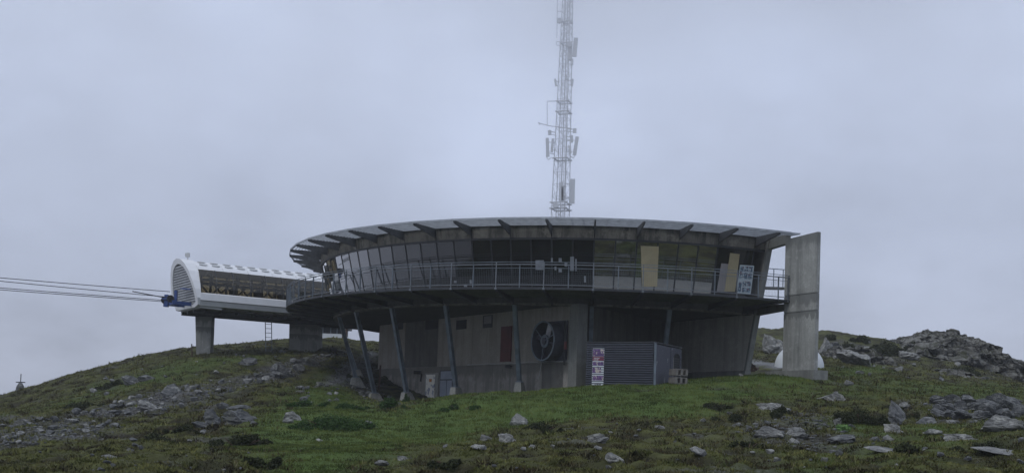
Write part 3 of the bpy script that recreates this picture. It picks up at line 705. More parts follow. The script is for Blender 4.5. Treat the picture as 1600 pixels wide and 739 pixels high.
m = MB(); m.bar(PA(s - .12, z - 1., .25), PA(s - .12, z + 1.25, .25), .1); m.build('downpipe', M['rubber'], B)

# small railing on the far side seen past the leaning edge
R2 = empty('gallery_railing', at(1205, 443, 72) - np.array([0, 0, .1]), 'short grey steel railing seen through the gap between leaning wall and end slab', 'railing')
p0, p1 = at(1190, 446, 70), at(1226, 447, 74)
for k, f_ in enumerate((0.08, .5, .92)):
    q = p0 + (p1 - p0) * f_; m = MB(); m.bar(q + [0, 0, -.15], q + [0, 0, 1.1], .05); m.build('post', M['steel'], R2)
for h in (1.08, .6): m = MB(); m.bar(p0 + [0, 0, h], p1 + [0, 0, h], .05); m.build('rail', M['steel'], R2)
m = MB()
for k in range(30): q = p0 + (p1 - p0) * k / 29; m.bar(q, q + [0, 0, .6], .008, n=3, cap=False)
m.build('wire_mesh_infill', M['steel'], R2, fix=False)['kind'] = 'stuff'
m = MB(); m.bar(p0 + [-1, 0, -.16], p1 + [.2, 0, -.16], .8, .14); m.build('walkway', M['conc_dark'], R2)

# ------------------------------------------------------------------ things in the windows
def onglass(x, y):       # point on the leaning glass under a photo position
    lo = ray(x, y)
    for it in range(30):
        pass
    Y = 56.
    for it in range(40):
        P = lo * Y; r = math.hypot(P[0] - CX, P[1] - CY); R_ = 16.79 + (P[2] - 6.6) * .249
        Y += (r - R_) * .7
    return lo * Y
def on_glass_board(name, pts, mat, off, label, cat, group=None, lay=None):
    m = MB(); Q = [onglass(*p) for p in pts]; c = sum(Q) / 4; n_ = np.cross(Q[1] - Q[0], Q[3] - Q[0]); n_ /= np.linalg.norm(n_)
    if n_[1] > 0: n_ = -n_
    Q = [q - n_ * ((q - c) @ n_) + n_ * off for q in Q]; m.prism(Q, n_ * .015)
    o = m.build(name, mat, None, loc=c); props(o, label, cat, group); return o, c, n_, Q
on_glass_board('plywood_board', [(1003, 447.5), (1026.5, 447.5), (1029, 385), (1001, 384)], M['ply'], .04, 'tall plywood sheet filling a window bay', 'board')
on_glass_board('plywood_board', [(1131, 455), (1147.5, 455.5), (1155, 397), (1140, 395)], M['ply'], .04, 'narrow plywood sheet leaning in the window left of the picture poster', 'board')
on_glass_board('grey_board', [(1119, 454.5), (1130.5, 455), (1137, 412), (1126, 411)], M['greyboard'], .06, 'grey board standing against the window beside the narrow plywood', 'board')
m = MB(); o, c, n_, Q = on_glass_board('poster', [(1150, 458), (1172, 459), (1177.5, 415), (1155.5, 413.5)], M['postwhite'], .04, 'white poster with rows of small blue pictures in the last window', 'poster')
OFF[o.name] = c
ex, ey = Q[1] - Q[0], Q[3] - Q[0]
for (u0, u1, v0, v1) in ((.05, .28, .52, .95), (.34, .60, .78, .96), (.64, .92, .78, .96), (.34, .60, .52, .74), (.64, .92, .52, .74), (.05, .28, .05, .40), (.34, .60, .26, .44), (.64, .92, .26, .44), (.34, .60, .05, .22), (.64, .92, .05, .22)):
    m = MB(); m.prism([Q[0] + ex * u + ey * v + n_ * .016 for u, v in ((u0, v0), (u1, v0), (u1, v1), (u0, v1))], n_ * .004); m.build('picture', M['photo_blue'], o)
SH = [(843.5, 414, 13, 15), (862.5, 406, 3, 6), (875.5, 406, 5, 6), (884.5, 413, 4.5, 6.5), (868, 419, 3, 5.5), (875.5, 422, 5, 6), (894, 412, 6, 22), (900, 414, 2, 19), (736, 440, 3, 6), (728, 446, 5, 4), (914, 436, 3, 10), (712, 440, 4, 4)]
for x, y, w, h in SH:
    on_glass_board('paper_sheet', [(x - w / 2, y + h / 2), (x + w / 2, y + h / 2), (x + w / 2, y - h / 2), (x - w / 2, y - h / 2)], M['paper'], .03,
      'small pale paper sheet stuck inside the dark front windows', 'paper', 'pale paper sheets stuck on the dark windows')

# ------------------------------------------------------------------ shed with corrugated cladding
P0 = at(1022, 606, 53); zc = P0[2]; hS = 2.12
dl = np.array([-3.05, 1.75, 0]); dr = np.array([1.66, 3.2, 0])
SHD = empty('corrugated_shed', (P0[0], P0[1], zc), 'low dark navy corrugated shed standing on the grass before the round building', 'shed')
def SP(a, b, z): return np.array([P0[0], P0[1], zc + z]) + dl * a + dr * b
m = MB(); m.hexa([SP(.01, .02, -.8), SP(1, .02, -.8), SP(1, .98, -.8), SP(.01, .98, -.8), SP(.01, .02, hS - .1), SP(1, .02, hS - .1), SP(1, .98, hS - .1), SP(.01, .98, hS - .1)]); m.build('body', M['steel_dark'], SHD)
ln = np.array([-dl[1], dl[0], 0]); ln /= np.linalg.norm(ln); ln = -ln if ln[1] > 0 else ln
nrib = 22
for k in range(nrib):   # each cladding board is a folded strip
    z0 = -.30 + k * (hS + .28) / nrib; z1 = z0 + (hS + .28) / nrib
    m = MB(); prof = [(.0, z0), (.075, z0 + .02), (.075, z0 + .058), (.0, z1 - .012)]
    a = [SP(.015, 0, 0) * [1, 1, 0] + ln * d + [0, 0, zc + z] for d, z in prof]; b = [SP(1, 0, 0) * [1, 1, 0] + ln * d + [0, 0, zc + z] for d, z in prof]
    m.add(a + b, [(0, 1, 5, 4), (1, 2, 6, 5), (2, 3, 7, 6), (3, 0, 4, 7), (0, 3, 2, 1), (4, 5, 6, 7)]); m.build('cladding_board', M['navy'], SHD)
m = MB(); m.bar(SP(-.003, -.003, -.5), SP(-.003, -.003, hS + .02), .11); m.build('corner_post', M['steel'], SHD)
m = MB(); m.bar(SP(1.0, 0, -.5), SP(1.0, 0, hS), .09); m.build('corner_post', M['steel_dark'], SHD)
m = MB(); m.prism([SP(-.02, -.02, hS - .02), SP(1.02, -.02, hS - .02), SP(1.02, 1.02, hS - .02), SP(-.02, 1.02, hS - .02)], (0, 0, .07)); m.build('roof', M['steel_dark'], SHD)
rn = np.array([dr[1], -dr[0], 0]); rn /= np.linalg.norm(rn)
def RP(b, z, off=0.): return SP(0, b, z) + rn * off
m = MB(); m.prism([RP(.03, -.5), RP(.56, -.5), RP(.56, hS - .06), RP(.03, hS - .06)], rn * .04); m.build('side_panel', M['peel'], SHD)
# arched doorway
pts_o = [(.66, 0), (.66, 1.55)] + [(.81 - .15 * math.cos(a), 1.55 + .22 * math.sin(a)) for a in np.linspace(0, math.pi, 9)][1:-1] + [(.96, 1.55), (.96, 0)]
fr = [(.57, -.5), (.57, hS - .06)] ; m = MB()
L_ = [(.57, hS - .06)] ; outer = [(.57, -.5), (.57, 1.2), (.57, hS - .06), (.66, hS - .06), (.75, hS - .06), (.81, hS - .06), (.87, hS - .06), (.96, hS - .06), (1.0, hS - .06), (1.0, 1.2), (1.0, -.5)]
inner = [(.66, -.5), (.66, 1.2), (.66, 1.55)] + [(.81 - .15 * math.cos(a), 1.55 + .26 * math.sin(a)) for a in (math.pi * .25, math.pi * .4, math.pi * .5, math.pi * .6, math.pi * .75)] + [(.96, 1.55), (.96, 1.2), (.96, -.5)]
for (a, b), (c_, d_) in zip(zip(outer, outer[1:]), zip(inner, inner[1:])): m.prism([RP(*a), RP(*b), RP(*d_), RP(*c_)], rn * .06)
m.build('door_surround', M['peel'], SHD)
m = MB(); m.prism([RP(.6, -.4, .004), RP(.98, -.4, .004), RP(.98, 1.9, .004), RP(.6, 1.9, .004)], rn * .01); dk = m.build('door_opening', M['rubber'], SHD)
for k in range(12):
    z = .3 + k * .11; m = MB(); m.prism([RP(.70, z, .016), RP(.93, z, .016), RP(.93, z + .085, .016), RP(.70, z + .085, .016)], rn * .018); m.build('door_slat', M['steel_dark'], dk)
m = MB(); m.bar(RP(.685, -.3, .03), RP(.685, 1.6, .03), .05); m.build('door_edge', M['greyboard'], SHD)

# banner on the shed with purple photographs
def FP(u, z, off): # u: photo x on the shed front
    d = ray(u, 570)[:2]; p = P0[:2] + ln[:2] * .05; A_ = np.array([d, -dl[:2]]).T; k = np.linalg.solve(A_, p)[1]; q = p + dl[:2] * k + ln[:2] * off; return np.array([q[0], q[1], zc + z])
b0 = FP(933.5, 0, 0); k_ = b0[1] / FPX
def fz(y): return (ray(934, y)[2] * b0[1]) - zc
bn = MB(); bn.prism([FP(925.8, fz(608), .0), FP(943.8, fz(608), .0), FP(943.8, fz(544), .0), FP(925.8, fz(544), .0)], ln * .02)
bo = bn.build('banner', M['bannerwhite'], None, loc=FP(935, 0, 0)); OFF[bo.name] = FP(935, 0, 0); props(bo, 'tall narrow banner with purple photographs and crimson band on the corrugated shed', 'banner')
for y0, y1, x0, x1, mt, nm_ in ((545, 556.3, 926.3, 943.3, 'photo_purple', 'photograph'), (557, 563.5, 926, 943.6, 'bannerred', 'title_band'), (565, 571, 926.5, 943.3, 'photo_purple', 'photograph'), (574, 582.5, 926.3, 939.5, 'photo_purple', 'photograph'), (586.5, 593.8, 927, 943.4, 'photo_purple', 'photograph')):
    m = MB(); m.prism([FP(x0, fz(y1), .022), FP(x1, fz(y1), .022), FP(x1, fz(y0), .022), FP(x0, fz(y0), .022)], ln * .003); m.build(nm_, M[mt], bo)
# printed lines of text, too small in the photograph to be read
def tinytext(y, x0, x1, mt, n, seed):
    r = random.Random(seed); m = MB(); x = x0; w = (x1 - x0) / n
    for k in range(n):
        h = .5 + r.random() * .5; ww = w * (.5 + .4 * r.random())
        m.prism([FP(x, fz(y), .026), FP(x + ww, fz(y), .026), FP(x + ww, fz(y - 1.5 * h), .026), FP(x, fz(y - 1.5 * h), .026)], ln * .002); x += w
    m.build('printed_text', M[mt], bo)
tinytext(559.9, 928, 937, 'bannerwhite', 10, 1); tinytext(562.4, 928, 935, 'bannerwhite', 9, 2); tinytext(573.4, 933, 937, 'ink', 4, 3)
tinytext(600.5, 930.5, 940, 'ink', 9, 4); tinytext(602.6, 932, 938, 'ink', 6, 5); tinytext(605.6, 934.3, 936, 'ink', 2, 6)

# stacked wooden pallets, on edge beside the doorway
def pallet(c, up, label):
    E_ = empty('wooden_pallet', c, label, 'pallet'); ax = dr / np.linalg.norm(dr) * .35 + np.array([1, .1, 0]) * .65; ax /= np.linalg.norm(ax); bx = np.array([-ax[1], ax[0], 0])
    for zz in (.02, .30):
        for k in range(3):
            m = MB(); m.bar(c + bx * (k - 1) * .22 - ax * .33 + [0, 0, zz], c + bx * (k - 1) * .22 + ax * .33 + [0, 0, zz], .12, .04); m.build('board', M['wood'], E_)
    for k in range(3):
        m = MB(); m.bar(c + ax * (k - 1) * .28 - bx * .3 + [0, 0, .16], c + ax * (k - 1) * .28 + bx * .3 + [0, 0, .16], .11, .235); m.build('block', M['wood'], E_)
pc = at(1059, 605, 53.4); pc[2] = max(pc[2], gh(pc[0], 53.4) + .05)
pallet(pc + [0, 0, -.05], 0, 'lower of the two weathered wooden pallets stacked by the shed doorway')
pallet(pc + [.02, .02, .34], 0, 'upper of the two weathered wooden pallets stacked by the shed doorway')

# ------------------------------------------------------------------ lift station on piers
U = np.array([math.sin(math.radians(57)), math.cos(math.radians(57)), 0]); NV = np.array([U[1], -U[0], 0])
SC = at(284.5, 482, 80.); 
ST = empty('lift_station', (SC[0], SC[1], SC[2] - 3), 'white tube shaped ski lift station with smoked windows standing on concrete piers', 'lift station')
def LP(a, w, h): return SC + U * a + NV * w + np.array([0, 0, h])
LEN = 15.
roofp = [(1.98, 2.66), (1.75, 2.90), (1.4, 3.10), (.95, 3.26), (.5, 3.36), (0, 3.40)]
roofp = roofp + [(-a, b) for a, b in roofp[-2::-1]]
def shell(name, prof, a0, a1, th, mat, parent=ST, n=1):
    m = MB(); P = np.array(prof, float); k = len(P); d = np.gradient(P, axis=0); nn = np.stack([d[:, 1], -d[:, 0]], 1); nn /= np.linalg.norm(nn, axis=1)[:, None]
    I = P - nn * th * -1 * -1
    loop = [tuple(p) for p in P] + [tuple(p) for p in I[::-1]]
    vs = [LP(a0, w, h) for w, h in loop] + [LP(a1, w, h) for w, h in loop]; L = len(loop)
    fs = [(i, (i + 1) % L, L + (i + 1) % L, L + i) for i in range(L)] + [(i, i + 1, L - 2 - i, L - 1 - i) for i in range(k - 1)] + [(L + i, L + L - 1 - i, L + L - 2 - i, L + i + 1) for i in range(k - 1)]
    m.add(vs, fs); return m.build(name, mat, parent)
for k in range(8):
    a0 = .36 + k * (LEN - .36) / 8; a1 = a0 + (LEN - .36) / 8 - .02
    rp = shell('roof_panel', roofp, a0, a1, .05, M['white'])
    for w, h, tl in ((1.55, 3.02, .5), (1.05, 3.24, .34)):
        for f_ in (.28, .78):
            c = LP(a0 + (a1 - a0) * f_, w, h + .03); m = MB(); ev = NV * math.cos(tl) - UP * math.sin(tl); nv = NV * math.sin(tl) + UP * math.cos(tl)
            m.prism([c + U * math.cos(t) * .30 + ev * math.sin(t) * .13 for t in np.linspace(0, 2 * math.pi, 14)[:-1]], nv * .03); m.build('roof_vent', M['greywhite'], rp)
wp = [(2.62, .98), (2.62, 1.35), (2.53, 1.8), (2.32, 2.25), (1.98, 2.66)]
for sgn in (1, -1):
    for k in range(12):
        a0 = .38 + k * (LEN - .38) / 12; a1 = a0 + (LEN - .38) / 12 - .05
        shell('smoked_window', [(sgn * w, h) for w, h in wp], a0, a1, .02, M['glass_smoke'])
        m = MB(); m.path([LP(a1 + .02, sgn * w, h) for w, h in wp], .05, 4); m.build('window_rib', M['frame'], ST)
band = [(2.45, .42), (2.86, .46), (2.84, .92), (2.60, 1.0)]
shell('side_band', band, .38, LEN - .5, .06, M['white']); shell('side_band', [(-w, h) for w, h in band], .5, LEN - .5, .06, M['white'])
shell('lower_band', [(2.15, .02), (2.72, .08), (2.80, .42)], .38, LEN - .5, .05, M['greywhite']); shell('lower_band', [(-2.15, .02), (-2.72, .08), (-2.80, .42)], .38, LEN - .5, .05, M['greywhite'])
m = MB(); m.hexa([LP(.6, -2.2, -.12), LP(.6, 2.2, -.12), LP(LEN, 2.2, -.12), LP(LEN, -2.2, -.12), LP(.6, -2.2, .0), LP(.6, 2.2, .0), LP(LEN, 2.2, .0), LP(LEN, -2.2, .0)]); m.build('floor_deck', M['conc_dark'], ST)
m = MB()
for k in range(12): m.bar(LP(1 + k * 1.2, -2.1, -.2), LP(1 + k * 1.2, 2.1, -.2), .1, .16)
for w in (-1.4, 0, 1.4): m.bar(LP(.4, w, -.26), LP(LEN, w, -.26), .14, .22)
m.build('floor_beam', M['steel_dark'], ST)
# nose: a raked white ring with a slatted grey face
def nose(w, h, fwd=0.): # the face leans back towards the bottom
    return LP(-.15 - .12 * h + .75 * ((3.4 - h) / 3.4) ** 2 * 0 + .45 * (1 - h / 3.4) + fwd, w, h)
outl = [(1.9, .0), (2.72, .15), (2.86, .6), (2.75, 1.2), (2.5, 1.8), (2.1, 2.5), (1.5, 3.05), (.8, 3.38), (0, 3.5), (-.8, 3.38), (-1.5, 3.05), (-2.1, 2.5), (-2.5, 1.8), (-2.75, 1.2), (-2.80, .6), (-2.5, .15), (-1.9, .0)]
innl = [(1.7, .22), (2.30, .32), (2.38, .7), (2.30, 1.2), (2.08, 1.75), (1.72, 2.3), (1.25, 2.75), (.65, 3.02), (0, 3.12), (-.65, 3.02), (-1.25, 2.75), (-1.72, 2.3), (-2.08, 1.75), (-2.30, 1.2), (-2.35, .7), (-2.1, .32), (-1.7, .22)]
m = MB(); k = len(outl)
vs = [nose(*p) for p in outl] + [nose(*p) for p in innl] + [LP(.40, w, h) for w, h in outl] + [nose(w, h, .12) for w, h in innl]
fs = []
for i in range(k):
    j = (i + 1) % k; fs += [(i, j, k + j, k + i), (i, 2 * k + i, 2 * k + j, j), (k + i, k + j, 3 * k + j, 3 * k + i)]
m.add(vs, fs); m.build('nose_ring', M['white'], ST)
m = MB(); m.add([nose(w, h, .10) for w, h in innl], [tuple(range(k))]); m.build('nose_backing', M['frame'], ST, fix=False)
def half_w(h): 
    P = innl[1:9]; hs = [p[1] for p in P]; return float(np.interp(h, hs, [p[0] for p in P]))
hh = np.linspace(.26, 3.0, 17)
for a, b in zip(hh, hh[1:]):
    w0 = half_w(a); w1 = half_w(b); b_ = b - .025
    m = MB(); m.hexa([nose(-w0, a, .0), nose(w0, a, .0), nose(w0, a, .05), nose(-w0, a, .05), nose(-w1, b_, .06), nose(w1, b_, .06), nose(w1, b_, .09), nose(-w1, b_, .09)]); m.build('nose_slat', M['slat'], ST)
m = MB(); m.hexa([nose(-1.9, -.05, .2), nose(2.6, -.05, .2), LP(2.0, 2.6, -.1), LP(2.0, -1.9, -.1), nose(-1.9, .2, .1), nose(2.6, .2, .1), LP(2.0, 2.6, .02), LP(2.0, -1.9, .02)]); m.build('nose_sill', M['greywhite'], ST)
# tow frame, blue
m = MB(); m.bar(LP(.6, 1.2, .25), LP(-1.1, 1.2, .25), .22, .26); m.bar(LP(.6, -.4, .25), LP(-1.1, -.4, .25), .2, .22); m.bar(LP(-1.0, 1.5, .25), LP(-1.0, -.8, .25), .22, .3)
m.bar(LP(-.75, .9, .1), LP(-.75, .9, 1.15), .2); m.bar(LP(-1.2, .3, .0), LP(-1.2, .3, .85), .26, .3); m.bar(LP(-1.5, 0.3, .55), LP(-.75, .9, .6), .12); m.bar(LP(-.35, .6, 1.35), LP(-.1, 2.0, 1.2), .09)
m.build('tow_frame', M['bluepaint'], ST)
for k, w in enumerate((1.2, -.2)):
    m = MB(); c = LP(-1.2, w, .50); pts_ = [c + U * math.cos(t) * .26 + UP * math.sin(t) * .26 for t in np.linspace(0, 2 * math.pi, 15)[:-1]]; m.prism(pts_, NV * .08); m.build('sheave_wheel', M['rubber'], ST)
# machinery behind the smoked windows
m = MB(); r = random.Random(5)
for a in np.arange(1.6, LEN - .5, 1.9):
    for w in (-1.2, 1.2):
        m.bar(LP(a, w, .1), LP(a, w * .9, 2.6), .14); m.bar(LP(a, w, .4), LP(a + 1.5, w, 2.0), .1); m.bar(LP(a + 1.5, w, .4), LP(a, w, 2.0), .1)
    m.bar(LP(a, -1.6, 2.2), LP(a, 1.6, 2.2), .12)
for w in (-1.2, 1.2): m.bar(LP(.9, w, 2.05), LP(LEN, w, 2.05), .14, .2)
m.build('drive_frame', M['steel_dark'], ST)
for a in (3.2, 5.0, 6.8, 8.6, 10.4, 12.2):
    m = MB(); c = LP(a, 1.3, 1.35); m.prism([c + U * math.cos(t) * .32 + UP * math.sin(t) * .32 for t in np.linspace(0, 2 * math.pi, 13)[:-1]], NV * .12); m.build('drive_wheel', M['rubber'], ST)
m = MB(); m.bar(LP(.2, .1, 3.42), LP(.2, .1, 3.75), .05); m.box(LP(.2, -.08, 3.82), (.22, .3, .26)); m.box(LP(.2, .22, 3.8), (.16, .22, .3)); m.build('camera_box', M['greywhite'], ST)
# piers
def pier(px0, px1, py_top, py_bot, Y, name, label=None, mat=M['conc_slab'], deep=1.6, taper=.12):
    a, b = at(px0, py_top, Y), at(px1, py_top, Y); z1 = SC[2] - .35; g = at((px0 + px1) / 2, py_bot, Y); w = b[0] - a[0]; cx_ = (a[0] + b[0]) / 2; cb = g[0]
    zb = gh(cb, Y) - 1.0
    m = MB(); m.hexa([(cb - w / 2 + taper, Y, zb), (cb + w / 2 - taper, Y, zb), (cb + w / 2 - taper, Y + deep, zb), (cb - w / 2 + taper, Y + deep, zb),
                      (cx_ - w / 2, Y, z1), (cx_ + w / 2, Y, z1), (cx_ + w / 2, Y + deep, z1), (cx_ - w / 2, Y + deep, z1)])
    return m.build(name, mat, ST)
pier(305.5, 331, 486, 553, 82.0, 'pier', deep=.9); pier(452.5, 496, 498, 536, 86.0, 'pier', deep=2.5, taper=.0)
la = at(419.5, 496, 84.5); lb = at(420.5, 544, 84.5)
LD = empty('ladder', (lb[0], lb[1], gh(lb[0], 84.5)), 'thin steel ladder hanging from the lift station down to the slope', 'ladder')
for s_2 in (-.23, .23): m = MB(); m.bar([la[0] + s_2, 84.5, SC[2] - .2], [lb[0] + s_2, 84.5, gh(lb[0], 84.5) - .1], .05); m.build('stile', M['steel'], LD)
zt, zb_ = SC[2] - .3, gh(lb[0], 84.5)
for k in range(int((zt - zb_) / .33)):
    f_ = k * .33 / (zt - zb_); x = lb[0] + (la[0] - lb[0]) * f_; m = MB(); m.bar([x - .23, 84.5, zb_ + k * .33 + .1], [x + .23, 84.5, zb_ + k * .33 + .1], .035); m.build('rung', M['steel'], LD)
# haul ropes
for k, (w, h, lab) in enumerate(((1.35, .98, 'uppermost of the four dark haul ropes running left from the lift station'), (1.1, .62, 'second highest of the four dark haul ropes running left from the lift station'), (-.25, .50, 'third highest of the four dark haul ropes running left from the lift station'), (-.4, .42, 'lowest of the four dark haul ropes running left from the lift station'))):
    pts_ = [LP(-1.3 - f_ * 34, w, h + (.0, .55, -.05, -.15)[k] * f_ - 1.0 * f_ * (1 - f_) * .5) for f_ in np.linspace(0, 1, 24)]
    m = MB(); m.path(pts_, .05, 6); o = m.build('haul_rope', M['rubber'], None, loc=pts_[0]); props(o, lab, 'cable')
m = MB(); m.path([LP(-1.6, 1.2, .55), LP(-3.8, 1.2, .78)], .07, 6); m.build('rope_guide', M['steel_dark'], ST)
m = MB(); q = at(301, 553, 80); z = gh(q[0], 80); m.bar([q[0], 80, z - .3], [q[0] - .1, 80, z + 1.0], .09, n=6); o = m.build('marker_pole', M['woodbrown'], None, loc=(q[0], 80, z)); props(o, 'short dark pole beside the tall pier of the lift station', 'pole')

# low building behind
q = at(515, 527, 98); zq = gh(q[0], 98)
HB = empty('low_building', (q[0], 98, zq), 'low hut with dark windows and white base behind, right of the wide station pier', 'building')
x0, x1 = at(494, 527, 98)[0], at(534, 527, 98)[0]
def lz(y): return ray(515, y)[2] * 98
m = MB(); m.box(((x0 + x1) / 2, 100.0, (lz(521) + zq - 1) / 2), (x1 - x0, 4, lz(521) - zq + 1)); m.build('base_wall', M['tank'], HB)
m = MB(); m.box(((x0 + x1) / 2, 100.05, (lz(521) + lz(510)) / 2), (x1 - x0 - .1, 3.9, lz(510) - lz(521))); m.build('window_band', M['frame'], HB)
m = MB(); m.box(((x0 + x1) / 2, 100, lz(509)), (x1 - x0 + .5, 4.6, .16)); m.build('roof', M['steel_dark'], HB)
for f_ in (.25, .55, .8): m = MB(); m.box((x0 + (x1 - x0) * f_, 98.08, (lz(521) + lz(510)) / 2), (.08, .1, lz(510) - lz(521) - .01)); m.build('window_post', M['steel'], HB)
for xx in (500, 535, 541): q2 = at(xx, 528, 96); m = MB(); m.bar([q2[0], 96, gh(q2[0], 96) - .2], [q2[0], 96, gh(q2[0], 96) + .9], .1, n=6); o = m.build('fence_post', M['woodbrown'], None, loc=(q2[0], 96, gh(q2[0], 96))); props(o, 'short wooden post near the low hut behind', 'post', 'posts near the low hut behind')

# ------------------------------------------------------------------ cairn tower with a cross
q = at(31, 618, 84); zq = gh(q[0], 84); zq = max(ray(31, 618)[2] * 84, gh(q[0], 84) + .02)
CT = empty('stone_beacon', (q[0], 84, zq), 'small dark domed beacon hut with a cross and thin mast, far left skyline', 'beacon')
OFF[CT.name] = np.array([q[0], 84, zq])
m = MB(); m.bar([q[0], 84, zq - .8], [q[0], 84, zq + .28], .62, n=10); m.build('drum', M['rockdark'], CT)
m = MB()
prof = [(.31, .28), (.27, .42), (.18, .52), (.06, .58)]
for (r0, z0), (r1, z1) in zip(prof, prof[1:]):
    vs = [(q[0] + r0 * math.cos(a), 84 + r0 * math.sin(a), zq + z0) for a in np.linspace(0, 2 * math.pi, 9)[:-1]] + [(q[0] + r1 * math.cos(a), 84 + r1 * math.sin(a), zq + z1) for a in np.linspace(0, 2 * math.pi, 9)[:-1]]
    m.add(vs, [(i, (i + 1) % 8, 8 + (i + 1) % 8, 8 + i) for i in range(8)])
m.build('dome', M['rockdark'], CT)
m = MB(); m.bar([q[0] - .34, 84, zq + .68], [q[0] + .34, 84, zq + .68], .07); m.build('crossbar', M['steel_dark'], CT)
m = MB(); m.bar([q[0], 84, zq + .5], [q[0], 84, zq + 1.3], .05); m.build('mast', M['steel_dark'], CT)
m = MB(); m.bar([q[0] - .22, 84, zq + .42], [q[0] - .05, 84, zq + .68], .05); m.bar([q[0] + .22, 84, zq + .42], [q[0] + .05, 84, zq + .68], .05); m.build('strut', M['steel_dark'], CT)

# ------------------------------------------------------------------ radio mast
MY = 132.; mb = at(874, 342, MY); mt = at(886.5, 0, MY)
zg = gh(mb[0], MY) - 1; ax0 = np.array([mb[0], MY, zg]); 
MA = empty('radio_mast', (mb[0], MY, zg), 'tall grey lattice mast with antennas fading into the cloud behind the roof', 'mast')
def hwid(z): return np.interp(z, [zg, mb[2], mt[2], mt[2] + 8], [1.55, 1.22, .58, .5])
zt = mt[2] + 6
tw = .42
def corner(k, z):
    a = tw + k * math.pi / 2; w = hwid(z) * 1.05; return np.array([mb[0] + .1 + w * math.cos(a) , MY + w * math.sin(a), z])
for k in range(4): m = MB(); m.bar(corner(k, zg), corner(k, zt), .10, n=6); m.build('leg', M['mast'], MA)
zl = zg + 14.; lev = []
while zl < zt: lev.append(zl); zl += hwid(zl) * 1.25
for k in range(4):
    m = MB()
    for n_, (a, b) in enumerate(zip(lev, lev[1:])):
        m.bar(corner(k, a), corner((k + 1) % 4, a), .055, n=3, cap=False)
        m.bar(corner(k, a), corner((k + 1) % 4, b), .05, n=3, cap=False) if n_ % 2 else m.bar(corner((k + 1) % 4, a), corner(k, b), .05, n=3, cap=False)
    m.build('lattice_face', M['mast'], MA, fix=False)['kind'] = 'stuff'
m = MB()
for u in (-.22, .22): m.bar([mb[0] + .1 + u, MY, zg + 12], [mb[0] + .1 + u, MY, zt], .06, n=4)
for z in np.arange(zg + 14, zt, .45): m.bar([mb[0] - .12, MY, z], [mb[0] + .32, MY, z], .03, n=3, cap=False)
m.build('ladder', M['mast'], MA, fix=False)
m = MB()
for u, v, w in ((-.5, .3, .09), (.1, .5, .13), (.55, .2, .08)): m.bar([mb[0] + u, MY + v, zg + 12], [mb[0] + .1 + u * .55, MY + v * .6, zt], w, n=6)
m.build('feeder_cable', M['mast'], MA)
def mp(px, py, dy=0.): p = at(px, py, MY + dy); return p
for py in (318, 327, 249, 176, 160, 35, 69):
    z = mp(875, py)[2]; m = MB()
    for k in range(4): a, b = corner(k, z), corner((k + 1) % 4, z); e_ = (b - a) * .12; m.bar(a - e_, b + e_, .12, n=4)
    m.build('platform_ring', M['mast'], MA)
def antpanel(x0, y0, x1, y1, w=.36, dy=-.6):
    a, b = mp(x0, y0, dy), mp(x1, y1, dy); wv = w; m = MB(); m.bar(a, b, wv, .22, roll=(0, 1, 0)); o = m.build('antenna_panel', M['panel_ant'], MA)
    z = (a[2] + b[2]) / 2
    for t in (.2, .8):
        q = a + (b - a) * t; tgt = min((corner(k, q[2]) for k in range(4)), key=lambda c: np.linalg.norm(c - q)); m = MB(); m.bar(q, tgt, .07, n=4); m.build('antenna_arm', M['mast'], MA)
for a in ((895, 280, 894, 318, .55), (877, 285, 877, 314, .5), (879.5, 292, 879.5, 316, .35), (855, 216, 856, 245, .38), (902, 214, 897.5, 243, .42), (900, 60, 897.5, 89, .5), (890.5, 66, 890, 94, .55), (894, 93, 894, 102, .25), (867, 124, 869, 135, .22), (895, 124, 893.5, 135, .25), (858.5, 204, 859, 211, .4), (898, 201, 898, 208, .4), (864, 217, 862, 238, .3), (893, 212, 893, 223, .35), (890, 228, 891, 240, .3), (885, 118, 885, 126, .2)):
    antpanel(a[0], a[1], a[2], a[3], a[4], -.9)
for c, r_ in ((mp(874, 33.5, -.8), .32), (mp(868, 321, -.9), .34), (mp(889, 71, -1.2), .28)):
    m = MB(); m.prism([c + np.array([math.cos(t), 0, math.sin(t)]) * r_ for t in np.linspace(0, 2 * math.pi, 15)[:-1]], (0, -.25, 0)); m.build('dish', M['panel_ant'], MA)
for pts_ in ([(870, 158.5), (855, 158.5), (855, 196.5), (893, 201)], [(855, 196), (841, 192.5)], [(842, 191), (843.5, 196)], [(878, 66), (869.5, 65.5), (869.5, 71), (878, 73)], [(878, 18.5), (870, 19)], [(853, 244), (857, 250), (862, 246)], [(898, 244), (896, 247), (890, 244), (889, 233)], [(894, 312), (894, 317), (897, 317)], [(871, 0), (870, 60)]):
    m = MB(); m.path([mp(x, y, -.9) for x, y in pts_], .075, 4); m.build('antenna_frame', M['mast'], MA)

# ------------------------------------------------------------------ tank behind the end slab
tc_ = at(1249, 574, 70); rT = 39 / FPX * 70
m = MB(); prof = [(.0, -.45), (.5, -.42), (.85, -.3), (1.0, -.05), (1.0, 4.0), (.85, 4.3), (0, 4.45)]
vs = []; n_ = 32
for r_, y_ in prof: vs += [(tc_[0] * (1 + y_ / 70) + rT * r_ * math.cos(a), 70 + y_, tc_[2] + rT * .95 * r_ * math.sin(a)) for a in np.linspace(0, 2 * math.pi, n_ + 1)[:-1]]
fs = [(i * n_ + k, i * n_ + (k + 1) % n_, (i + 1) * n_ + (k + 1) % n_, (i + 1) * n_ + k) for i in range(len(prof) - 1) for k in range(n_)]
TK = empty('storage_tank', (tc_[0], 71, tc_[2] - rT), 'pale round storage tank lying behind the tall concrete end slab', 'tank')
m.add(vs, fs); m.build('tank_shell', M['tank'], TK, smooth=True)
for y_ in (70.8, 73): m = MB(); m.box((tc_[0], y_, tc_[2] - rT - .1), (2.4, .35, 1.6)); m.build('cradle', M['conc'], TK)

